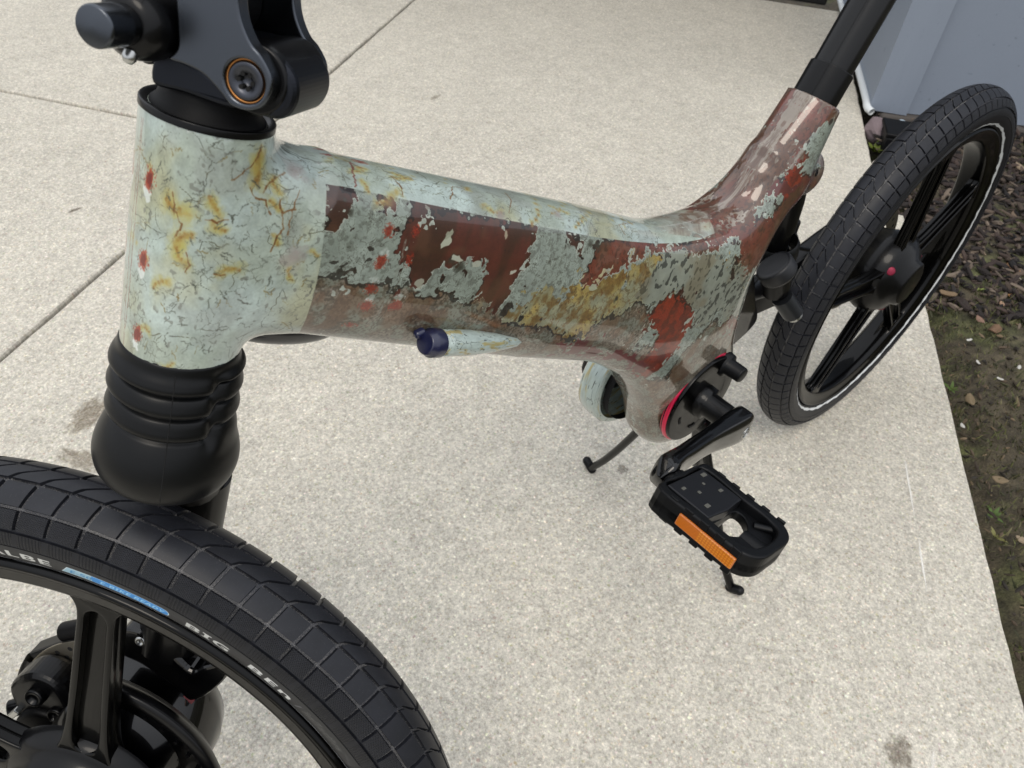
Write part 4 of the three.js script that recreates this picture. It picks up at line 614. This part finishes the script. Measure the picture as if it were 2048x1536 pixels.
{
  // bellows over the steering tube
  const g = new THREE.PlaneGeometry(1, 1, 160, 220), p = g.attributes.position, prof = [];
  const R0 = (u) => {                                 // radius by height along the axis (before the folds)
    const k = [[0.290, 0.004], [0.2903, 0.02], [0.2915, 0.0255], [0.2945, 0.0296], [0.300, 0.0324], [0.307, 0.0335], [0.314, 0.0325], [0.321, 0.0303], [0.3272, 0.0274], [0.3294, 0.0257], [0.3310, 0.0283], [0.3332, 0.0294], [0.3368, 0.0287], [0.3405, 0.0272], [0.3424, 0.0251], [0.344, 0.028], [0.346, 0.0293], [0.3494, 0.0286], [0.3527, 0.027], [0.3545, 0.0249], [0.3561, 0.0278], [0.358, 0.0291], [0.3612, 0.0283], [0.3648, 0.0266], [0.3685, 0.0258], [0.3693, 0.0254], [0.37, 0.0243], [0.372, 0.0235]];
    if (u <= k[0][0]) return k[0][1]; for (let i = 1; i < k.length; i++) if (u <= k[i][0]) { const P1 = k[i - 1], P2 = k[i], P0 = k[Math.max(0, i - 2)], P3 = k[Math.min(k.length - 1, i + 1)], w = P2[0] - P1[0], t = (u - P1[0]) / w, m1 = i > 1 ? (P2[1] - P0[1]) / (P2[0] - P0[0]) * w : P2[1] - P1[1], m2 = (P3[1] - P1[1]) / (P3[0] - P1[0] + 1e-9) * w, t2 = t * t, t3 = t2 * t; return (2 * t3 - 3 * t2 + 1) * P1[1] + (t3 - 2 * t2 + t) * m1 + (3 * t2 - 2 * t3) * P2[1] + (t3 - t2) * m2; } return 0.0235;
  };
  for (let i = 0; i < p.count; i++) {
    const a = (p.getX(i) + 0.5) * 6.28318, t = p.getY(i) + 0.5, u = 0.2898 + 0.0822 * t;
    // the folds are pinched on one side, where the rubber has buckled and the rings sit higher
    const q = Math.atan2(Math.sin(a - 0.55), Math.cos(a - 0.55)), step = sst(-0.10, 0.08, q) * (1 - sst(1.6, 2.6, q)), wgt = sst(0.318, 0.331, u) * (1 - sst(0.358, 0.368, u)), pinch = Math.exp(-q * q / 0.016) * 0.0026 * wgt * sst(0.318, 0.33, u);
    const r = R0(u - 0.0055 * step * wgt) - pinch; p.setXYZ(i, -r * Math.cos(a + 2.2), u, r * Math.sin(a + 2.2));
  }
  const v = mergeVertices((() => { const q = g.clone(); q.deleteAttribute('normal'); q.deleteAttribute('uv'); return q; })(), 1e-5); v.computeVertexNormals();
  const be = mesh('bellows', v, phy(0x040506, 0.36, { side: THREE.DoubleSide, specularIntensity: 0.5 }), bike); be.applyMatrix4(STEER); be.userData.label = 'black rubber bellows with stacked folds below the head tube';
  // mould seam down the bellows
  const seam = []; for (let i = 0; i <= 60; i++) { const u = 0.292 + 0.074 * i / 60, a = 2.02; seam.push([-(R0(u) + 0.0001) * Math.cos(a), u, (R0(u) + 0.0001) * Math.sin(a)]); } mesh('mould_seam', tube(seam, 0.00022, 160, 5), M.hole, be);
  const sm = bike.children[bike.children.length - 1];
}

// ------------------------------------------------------------------ stem, in steering axes (x back, y up, z left)
{
  M.anod2 = phy(0x2c2e33, 0.4, { metalness: 1 });
  const st = group('stem', bike); st.applyMatrix4(STEER); st.userData.label = 'black folding stem with a large hinge bolt above the head tube';
  mesh('head_ring', turned([0, 0, 0], [0, 1, 0], [[0.472, 0.0252], [0.4743, 0.0252], [0.4749, 0.0247], [0.4747, 0.0232], [0.473, 0.0212]], 72), M.satin, st);
  mesh('steerer_cap', turned([0, 0, 0], [0, 1, 0], [[0.47, 0.0222], [0.4742, 0.0214], [0.476, 0.0195], [0.48, 0.018], [0.488, 0.0172], [0.492, 0.0001]], 64), M.dark, st);
  // lower hinge block: a wedge that carries the barrel of the hinge
  const base = ext(smoothShape([[-0.0185, 0.4865], [-0.008, 0.4905], [0.004, 0.492], [0.016, 0.488], [0.028, 0.4838], [0.036, 0.486], [0.0395, 0.494], [0.037, 0.502], [0.026, 0.507], [0.0, 0.504], [-0.016, 0.498], [-0.0195, 0.491]]), 0.034, 0.003, 3).translate(0, 0, -0.0165);
  mesh('hinge_block', base, M.anod2, st);
  const skirt = ext(smoothShape([[-0.012, 0.4825], [0.0, 0.4828], [0.018, 0.4838], [0.021, 0.486], [0.012, 0.4915], [0.0, 0.4945], [-0.0105, 0.494]]), 0.042, 0.002, 3).translate(0, 0, -0.021); mesh('hinge_skirt', skirt, M.anod2, st);
  // barrel between the arms
  mesh('hinge_barrel', turned([0.0239, 0.4959, 0], [0, 0, 1], [[-0.0185, 0.0001], [-0.0185, 0.0112], [-0.0175, 0.0124], [-0.008, 0.0128], [0.012, 0.0128], [0.0172, 0.0124], [0.0182, 0.0112], [0.0182, 0.0001]], 48), M.satin, st);
  // side arms of the mast: a lobed plate, round eye at the hinge, waist, then widening upwards
  const plate = smoothShape([[-0.0045, 0.56], [-0.004, 0.54], [-0.0042, 0.52], [-0.0018, 0.505], [-0.0012, 0.4985], [-0.0035, 0.4942], [0.0023, 0.4941], [0.009, 0.4932], [0.0164, 0.4889], [0.0201, 0.4864], [0.0262, 0.4866], [0.0312, 0.4898], [0.0336, 0.4952], [0.033, 0.5005], [0.0283, 0.506], [0.0246, 0.5084], [0.0212, 0.5125], [0.0189, 0.517], [0.0172, 0.525], [0.0168, 0.54], [0.018, 0.56]]);
  const hole = new THREE.Path(); hole.absarc(0.0239, 0.4959, 0.0074, 0, 6.2832, true); plate.holes.push(hole);
  mesh('mast_arm', ext(plate, 0.0075, 0.0009, 4, 1, 24).translate(0, 0, 0.0182), M.anod, st);
  mesh('mast_arm', ext(plate, 0.0075, 0.0009, 4, 1, 24).translate(0, 0, -0.0262), M.anod, st);
  mesh('arm_bridge', ext(smoothShape([[-0.0035, 0.504], [0.002, 0.5035], [0.006, 0.509], [0.006, 0.525], [0.0065, 0.56], [-0.004, 0.56]]), 0.037, 0.001, 2).translate(0, 0, -0.0185), M.matt, st);
  mesh('mast', (() => { const g = new THREE.CylinderGeometry(0.017, 0.019, 0.34, 40); g.scale(0.85, 1, 1.15); g.rotateZ(-0.05); g.translate(0.015, 0.725, 0); return g; })(), M.satin, st);
  // hinge bolt
  mesh('bolt_washer', turned([0.0239, 0.4959, 0], [0, 0, 1], [[0.019, 0.0076], [0.0238, 0.0076], [0.0242, 0.0071], [0.0236, 0.0066]], 48), M.copper, st);
  const bolt = mesh('hinge_bolt', turned([0.0239, 0.4959, 0], [0, 0, 1], [[0.019, 0.0066], [0.0243, 0.0066], [0.0249, 0.006], [0.0249, 0.003], [0.0218, 0.0027], [0.0218, 0.0001]], 48), std(0x4a4c52, 0.35, { metalness: 1 }), st); bolt.userData.label = 'star socket hinge bolt with a copper washer';
  for (let k = 0; k < 6; k++) { const a = k * Math.PI / 3; mesh('socket_lobe', rod([0.0239 + 0.0026 * Math.cos(a), 0.4959 + 0.0026 * Math.sin(a), 0.0219], [0.0239 + 0.0026 * Math.cos(a), 0.4959 + 0.0026 * Math.sin(a), 0.02493], 0.0008, 0.0008, 10), M.hole, st); }
  mesh('barrel_cap', turned([0.0239, 0.4959, 0], [0, 0, -1], [[0.0262, 0.0088], [0.0272, 0.0084], [0.0275, 0.0001]], 40), M.gloss, st);
  // latch knob
  mesh('latch_collar', turned([-0.0145, 0.502, 0], [0, 0, 1], [[0.008, 0.0118], [0.026, 0.0122], [0.0318, 0.0112], [0.0345, 0.0088], [0.035, 0.0064]], 48), M.satin, st);
  mesh('latch_knob', turned([-0.0145, 0.502, 0], [0, 0, 1], [[0.034, 0.0064], [0.038, 0.0062], [0.0395, 0.0068], [0.05, 0.0066], [0.0512, 0.0058], [0.0514, 0.0001]], 48), M.anod, st);
  mesh('spring_pin', turned([-0.0125, 0.4935, 0.0335], [0.1, -0.8, 0.6], [[0, 0.0024], [0.002, 0.0024], [0.0035, 0.0016], [0.004, 0.0001]], 20), M.steel, st);
}
// ------------------------------------------------------------------ seat post
{
  const sp = group('seat_post', bike); sp.userData.label = 'black seat post rising from a collar on the frame';
  const d = [0.4752, 0.8799, 0], b = [0.6533, 0.5868, 0];
  mesh('collar', turned(b, d, [[-0.006, 0.0188], [0.0005, 0.0190], [0.0275, 0.0187], [0.0282, 0.018], [0.0283, 0.0165]], 64), M.satin, sp);
  mesh('post', turned(b, d, [[0.02, 0.0167], [0.36, 0.0167], [0.36, 0.0001]], 56), phy(0x040405, 0.3, { specularIntensity: 0.45, clearcoat: 0.3, clearcoatRoughness: 0.1 }), sp);
}
{
  const hb = group('handlebar', bike); hb.applyMatrix4(STEER); hb.userData.label = 'black straight handlebar on top of the folding stem';
  mesh('bar', rod([0.0245, 0.9, -0.3], [0.0245, 0.9, 0.3], 0.0125, 0.0125, 24), M.satin, hb); for (const k of [-1, 1]) mesh('grip', turned([0.0245, 0.9, k * 0.19], [0, 0, k], [[0, 0.0125], [0.002, 0.016], [0.1, 0.0165], [0.118, 0.0175], [0.12, 0.0001]], 28), M.rubber, hb);
  mesh('bar_clamp', rbox(0.045, 0.04, 0.06, 0.012, [0.024, 0.898, 0]), M.satin, hb);
  const sd = (() => { const g = new THREE.SphereGeometry(1, 40, 24), p = g.attributes.position; for (let i = 0; i < p.count; i++) { const x = p.getX(i), y = p.getY(i), z = p.getZ(i), w = mix(0.022, 0.075, sst(-0.5, 0.9, x)); p.setXYZ(i, x * 0.13, y * 0.025 + 0.018 * sst(0.4, 1, x) - 0.006 * (1 - Math.abs(x)), z * w / 0.9); } g.computeVertexNormals(); g.translate(0.835, 0.93, 0); return g; })();
  const s = mesh('saddle', sd, M.matt, bike); s.userData.label = 'black padded saddle on the seat post';
}
// ------------------------------------------------------------------ bottom bracket, cranks, pedal, stand
const BB = [0.566, 0.320];
{
  const cs = group('crankset', bike); cs.userData.label = 'glossy black crank with a round cover and pink ring';
  const z0 = 0.0315;
  mesh('cover_ring', turned([...BB, z0], [0, 0, 1], [[-0.0055, 0.0505], [-0.0035, 0.0512], [-0.0005, 0.0512], [0.0005, 0.0502], [0.0006, 0.049]], 80), M.pink, cs);
  mesh('cover', turned([...BB, z0], [0, 0, 1], [[0.0, 0.0492], [0.0032, 0.0492], [0.0044, 0.0478], [0.0044, 0.034], [0.0038, 0.033], [0.0038, 0.022], [0.0044, 0.0001]], 80), M.wheel, cs);
  mesh('ring_line', turned([...BB, z0], [0, 0, 1], [[-0.0042, 0.0512], [-0.0036, 0.0514], [-0.003, 0.0512]], 80), M.satin, cs);
  for (const [a, r] of [[196, 0.033], [262, 0.033]]) mesh('cover_slot', ext(smoothShape([[-0.005, 0.0012], [0, 0.002], [0.005, 0.0012], [0.005, -0.0012], [0, -0.0004], [-0.005, -0.0012]]), 0.0008, 0).rotateZ((a - 90) * rad).translate(BB[0] + r * Math.cos(a * rad), BB[1] + r * Math.sin(a * rad), z0 + 0.0042), M.hole, cs);
  mesh('spindle', turned([...BB, z0], [0, 0, 1], [[0.003, 0.0175], [0.012, 0.017], [0.0125, 0.0128], [0.034, 0.0125], [0.036, 0.011], [0.052, 0.011]], 48), M.satin, cs);
  mesh('sensor_boss', turned([BB[0] + 0.026, BB[1] + 0.032, z0], [0, 0, 1], [[0, 0.013], [0.006, 0.0122], [0.0065, 0.0085], [0.022, 0.008], [0.0235, 0.0068], [0.0235, 0.0001]], 32), M.plastic, cs);
  // crank arm: round boss, slim arm sweeping outward to the pedal eye
  const A = V(BB[0], BB[1], 0.079), B = V(0.4275, 0.3655, 0.0925), ax = B.clone().sub(A).normalize();
  const secs = []; for (let i = 0; i <= 30; i++) { const t = i / 30; secs.push(t); }
  const pos = [], idx = [], NS = 28;
  const side = V(-ax.y, ax.x, 0).normalize();
  secs.forEach((t) => {
    const e0 = -0.013, L = A.distanceTo(B) + 0.024, s = e0 + L * t, c = A.clone().addScaledVector(ax, s); c.z += 0.0035 * Math.sin(t * Math.PI) * -1;
    const cap = Math.min(1, Math.sqrt(Math.max(0, 1 - Math.pow(Math.max(0, (0.07 - t) / 0.07), 2)))) * Math.min(1, Math.sqrt(Math.max(0, 1 - Math.pow(Math.max(0, (t - 0.93) / 0.07), 2))));
    const w = mix(mix(0.019, 0.0118, sst(0, 0.55, t)), 0.0148, sst(0.68, 0.95, t)) * Math.max(cap, 0.04), h = mix(mix(0.0112, 0.0082, sst(0.1, 0.5, t)), 0.0105, sst(0.75, 1, t)) * Math.max(0.25 + 0.75 * cap, 0.04);
    for (let k = 0; k < NS; k++) { const a = k / NS * 6.28318, ca = Math.cos(a), sa = Math.sin(a), e = 0.62; const x = w * Math.sign(ca) * Math.pow(Math.abs(ca), e), y = h * Math.sign(sa) * Math.pow(Math.abs(sa), e * 0.8); const q = c.clone().addScaledVector(side, x); q.z += y; pos.push(q.x, q.y, q.z); }
  });
  for (let i = 0; i < 30; i++) for (let k = 0; k < NS; k++) { const a = i * NS + k, b = i * NS + (k + 1) % NS; idx.push(a, a + NS, b, b, a + NS, b + NS); }
  for (let k = 1; k < NS - 1; k++) { idx.push(0, k, k + 1); const o = 30 * NS; idx.push(o, o + k + 1, o + k); }
  const g = new THREE.BufferGeometry(); g.setAttribute('position', new THREE.Float32BufferAttribute(pos, 3)); g.setIndex(idx); g.computeVertexNormals();
  M.gloss2 = M.gloss.clone(); M.gloss2.side = THREE.DoubleSide;
  mesh('crank_arm', g, M.gloss2, cs);
  mesh('crank_badge', new THREE.TorusGeometry(0.0058, 0.0005, 8, 32).translate(BB[0] - 0.002, BB[1] + 0.0, 0.0895), M.steel, cs); mesh('crank_badge', new THREE.TorusGeometry(0.003, 0.0005, 8, 24).translate(BB[0] - 0.002, BB[1] + 0.0, 0.0895), M.steel, cs);
  // far crank
  mesh('crank_arm', rod([BB[0] + 0.005, BB[1], -0.085], [0.706, 0.272, -0.095], 0.0115, 0.0095, 20), M.gloss, cs);

  // pedal: local x across, y thickness, z along the spindle
  const pd = group('pedal', bike); pd.position.set(0.42694, 0.36506, 0); pd.rotation.z = -0.32312; pd.userData.label = 'black plastic folding pedal with an orange reflector';
  const a = 0.0358, z1 = 0.1065, z2 = 0.195, th = 0.021;
  const outline = smoothShape([[-a, z1], [-0.012, z1], [0.012, z1], [a, z1], [a, 0.15], [a, 0.176], [a - 0.004, 0.188], [a - 0.014, 0.1955], [0, 0.197], [-a + 0.014, 0.1955], [-a + 0.004, 0.188], [-a, 0.176], [-a, 0.15]]);
  const win = smoothShape([[-0.020, 0.1525], [0.0, 0.151], [0.019, 0.1525], [0.0195, 0.158], [0.012, 0.167], [0.0, 0.171], [-0.012, 0.167], [-0.02, 0.158]]);
  const pk = (k) => smoothShape([[0.026 * k, 0.163], [0.028 * k, 0.176], [0.022 * k, 0.186], [0.010 * k, 0.189], [0.010 * k, 0.178], [0.018 * k, 0.170]]);
  const path = (s) => new THREE.Path(s.getPoints().reverse());
  const body = outline.clone(); body.holes.push(path(win));
  const lie = (g, y) => g.rotateX(Math.PI / 2).translate(0, y, 0);      // shape (x, z), extruded downwards from y
  const mid = lie(ext(body, 0.008, 0.001, 2, 1, 8), 0.002);
  const ringed = outline.clone(); const inner = smoothShape([[-0.0265, 0.1085], [0, 0.1085], [0.0265, 0.1085], [0.0265, 0.15], [0.0265, 0.172], [0.022, 0.184], [0.01, 0.1885], [-0.01, 0.1885], [-0.022, 0.184], [-0.0265, 0.172], [-0.0265, 0.15]]); ringed.holes.push(path(inner));
  const up = lie(ext(ringed, th, 0.0018, 3, 1, 8), th / 2);
  mesh('body', [mid, up], M.plastic, pd);
  const blk = lie(ext(poly([[-0.026, 0.109], [0.026, 0.109], [0.026, 0.149], [0.016, 0.1495], [0, 0.151], [-0.016, 0.1495], [-0.026, 0.149]].reverse()), th * 0.98, 0.001, 2), th * 0.5 - 0.0006);
  mesh('hinge_block', blk, phy(0x0e0f13, 0.4), pd);
  for (const [x, z, w, l] of [[0.019, 0.115, 0.004, 0.008], [0.008, 0.122, 0.0028, 0.003], [0.016, 0.134, 0.003, 0.006], [-0.016, 0.118, 0.003, 0.006], [-0.006, 0.127, 0.003, 0.004], [-0.014, 0.14, 0.004, 0.007]]) mesh('block_window', rbox(l * 0.75, 0.001, w * 0.9, 0.0003, [x, th * 0.5 - 0.0004, z]), std(0x55554f, 0.6), pd);
  for (const k of [-1, 1]) for (let i = 0; i < 5; i++) { mesh('tread_tooth', rbox(0.0032, th + 0.0022, 0.0075, 0.0008, [k * (a - 0.0004), 0, 0.1225 + i * 0.0145]), M.plastic, pd); }
  // struts between window and outer end
  mesh('strut', rod([0.0175, 0.002, 0.169], [0.0265, 0.004, 0.181], 0.0032, 0.0032, 12), M.plastic, pd); mesh('strut', rod([-0.0175, 0.002, 0.169], [-0.0265, 0.004, 0.181], 0.0032, 0.0032, 12), M.plastic, pd);
  mesh('end_boss', rod([0, -0.004, 0.17], [0, -0.003, 0.192], 0.0085, 0.0085, 24), M.plastic, pd);
  // reflector on the leading side
  const rf = pixels(256, 64, (x, y) => { const q = ((x >> 2) + (y >> 2)) & 1, e = x > 96 && (x >> 2) % 3 && (y >> 2) % 3 ? 1 : 0, t = 0.82 + 0.18 * q; return [mix(196, 236, e * 0.6) * t, mix(104, 158, e * 0.6) * t, mix(12, 48, e * 0.6) * t]; });
  const rg = rbox(0.003, 0.0105, 0.052, 0.0012, [-a - 0.0016, 0, 0.158]); { const uv = rg.attributes.uv, pp = rg.attributes.position; for (let i = 0; i < uv.count; i++) uv.setXY(i, (pp.getZ(i) - 0.132) / 0.052, (pp.getY(i) + 0.005) / 0.0105); }
  const re = mesh('reflector', rg, phy(0xffffff, 0.3, { map: ctex(rf), clearcoat: 1, clearcoatRoughness: 0.1 }), pd); re.userData.label = 'narrow orange reflector along the pedal edge';
  mesh('pedal_screw', turned([-a - 0.001, 0, 0.1215], [-1, 0, 0], [[-0.002, 0.0055], [0.0005, 0.0055], [0.0008, 0.005], [0.0008, 0.0026], [-0.0006, 0.0024], [-0.0006, 0.0001]], 28), std(0x9a9a90, 0.4, { metalness: 0.8 }), pd);
  mesh('spindle', rod([0, 0, 0.086], [0, 0, 0.108], 0.009, 0.009, 24), M.satin, pd); mesh('spindle_nut', rbox(0.019, 0.017, 0.008, 0.003, [0, 0, 0.1035]), M.plastic, pd);

  // two-legged stand
  const ks = group('kickstand', bike); ks.userData.label = 'black two-legged kickstand under the bottom bracket';
  for (const k of [-1, 1]) {
    const zf = k < 0 ? -0.129 : 0.118;
    const lg = mesh('leg', tube([[0.608, 0.262, k * 0.028], [0.612, 0.22, k * 0.036], [0.624, 0.13, k * 0.07], [0.636, 0.05, zf * 0.82], [0.643, 0.007, zf]], 0.0052, 40, 12), M.satin, ks);
    mesh('foot', (() => { const g = new THREE.CapsuleGeometry(0.0062, 0.014, 6, 14); g.rotateX(k * 1.0); g.translate(0.644, 0.0075, zf + k * 0.005); return g; })(), M.plastic, lg);
    if (k > 0) mesh('cam', ext(smoothShape([[0.59, 0.27], [0.615, 0.275], [0.63, 0.25], [0.628, 0.2], [0.618, 0.175], [0.608, 0.19], [0.6, 0.23]]), 0.016, 0.003, 3).translate(0, 0, 0.02), M.satin, ks);
  }
  mesh('stand_hub', rod([0.605, 0.262, -0.04], [0.605, 0.262, 0.04], 0.016, 0.016, 28), M.satin, ks);
}
// ------------------------------------------------------------------ rear suspension, swing arm, rear hub
{
  const rs = group('rear_shock', bike); rs.userData.label = 'black rear shock absorber with a round knob behind the seat tube';
  mesh('shock_body', turned([0.698, 0.505, -0.012], [0.06, -1, 0.02], [[0, 0.012], [0.03, 0.0145], [0.062, 0.0145], [0.066, 0.0125], [0.09, 0.0125]], 36), M.satin, rs);
  mesh('shock_collar', turned([0.704, 0.425, -0.01], [0.25, -1, 0.05], [[-0.004, 0.02], [0.0, 0.0225], [0.012, 0.0225], [0.016, 0.02]], 40), M.plastic, rs);
  mesh('knob', turned([0.676, 0.4165, 0.012], [-0.44, 0.71, -0.52], [[-0.009, 0.0001], [-0.009, 0.0165], [-0.006, 0.0188], [0.005, 0.019], [0.0072, 0.0178], [0.008, 0.015], [0.0084, 0.0001]], 48), phy(0x0e0f13, 0.45), rs);
  mesh('lower_strut', turned([0.712, 0.405, -0.008], [0.35, -1, 0.1], [[0, 0.0175], [0.035, 0.016], [0.05, 0.014]], 36), M.satin, rs);
  const kn = mesh('knurled_adjuster', rod([0.728, 0.356, 0.006], [0.744, 0.334, 0.018], 0.0115, 0.0115, 14), std(0x2b2d30, 0.35, { metalness: 0.6 }), rs); mesh('adjuster_ring', rod([0.7445, 0.3335, 0.018], [0.7475, 0.3295, 0.0203], 0.0085, 0.0085, 16), M.steel, kn);
  mesh('cable_guide', tube([[0.735, 0.43, -0.02], [0.748, 0.41, -0.012], [0.745, 0.385, -0.006], [0.73, 0.37, 0]], 0.0045, 24, 10), M.plastic, rs);
  mesh('cable_guide', rbox(0.03, 0.03, 0.016, 0.004, [0.735, 0.42, -0.02]), M.plastic, rs);
  const sa = group('swing_arm', bike); sa.userData.label = 'black swing arm and closed chain case on the far side of the rear wheel';
  mesh('pivot_plate', ext(smoothShape([[0.655, 0.41], [0.68, 0.40], [0.715, 0.345], [0.735, 0.305], [0.70, 0.288], [0.665, 0.285], [0.645, 0.30], [0.645, 0.36]]), 0.02, 0.003, 3).translate(0, 0, -0.034), M.gloss, sa);
  mesh('chain_case', ext(smoothShape([[0.52, 0.30], [0.56, 0.26], [0.66, 0.262], [0.84, 0.232], [1.03, 0.208], [1.082, 0.235], [1.082, 0.28], [1.03, 0.305], [0.84, 0.288], [0.66, 0.345], [0.57, 0.362]]), 0.022, 0.005, 3).translate(0, 0, -0.086), M.satin, sa);
  mesh('arm', tube([[0.70, 0.33, -0.03], [0.76, 0.315, -0.048], [0.86, 0.285, -0.052], [0.95, 0.265, -0.05], [1.043, 0.256, -0.05]], 0.0125, 40, 16), M.satin, sa);
  mesh('cable', tube([[0.72, 0.35, -0.03], [0.8, 0.36, -0.045], [0.9, 0.32, -0.05], [1.0, 0.285, -0.048]], 0.0028, 40, 8), M.rubber, sa);
  mesh('axle_clamp', rbox(0.03, 0.035, 0.03, 0.006, [0.95, 0.235, -0.05]), M.plastic, sa);
  const rh = group('rear_hub', bike); rh.position.set(1.04355, 0.25613, 0); rh.userData.label = 'stepped black rear hub with pink lugs';
  mesh('hub_shell', turned([0, 0, 0], [0, 0, 1], [[-0.06, 0.0001], [-0.06, 0.03], [-0.05, 0.034], [-0.045, 0.05], [-0.03, 0.052], [-0.012, 0.058], [-0.006, 0.06], [0.012, 0.058], [0.018, 0.05], [0.024, 0.046], [0.03, 0.034], [0.037, 0.032], [0.04, 0.026], [0.0405, 0.0001]], 64), M.satin, rh);
  mesh('rotor', new THREE.LatheGeometry([[0.056, -0.037], [0.08, -0.037], [0.08, -0.035], [0.056, -0.035], [0.056, -0.037]].map(([r, h]) => new THREE.Vector2(r, h)), 72).rotateX(Math.PI / 2), std(0x8f8a7c, 0.35, { metalness: 0.9 }), rh);
  for (let k = 0; k < 24; k++) { const a = k * 15 * rad; mesh('rotor_hole', rod([0.069 * Math.cos(a), 0.069 * Math.sin(a), -0.0352], [0.069 * Math.cos(a), 0.069 * Math.sin(a), -0.0349], 0.003, 0.003, 12), M.hole, rh); }
  for (const a of [25, 145, 265]) mesh('lug', turned([0.0445 * Math.cos(a * rad), 0.0445 * Math.sin(a * rad), 0.016], [Math.cos(a * rad), Math.sin(a * rad), 0.5], [[0, 0.006], [0.006, 0.006], [0.0075, 0.0045], [0.0075, 0.0001]], 24), std(0x7c1030, 0.45, { metalness: 0.4 }), rh);
}
bike.position.x = 0.55; for (const c of bike.children) c.position.x -= 0.55;
scene.traverse((o) => { if (o.isMesh) o.castShadow = o.receiveShadow = true; });
renderer.render(scene, camera);
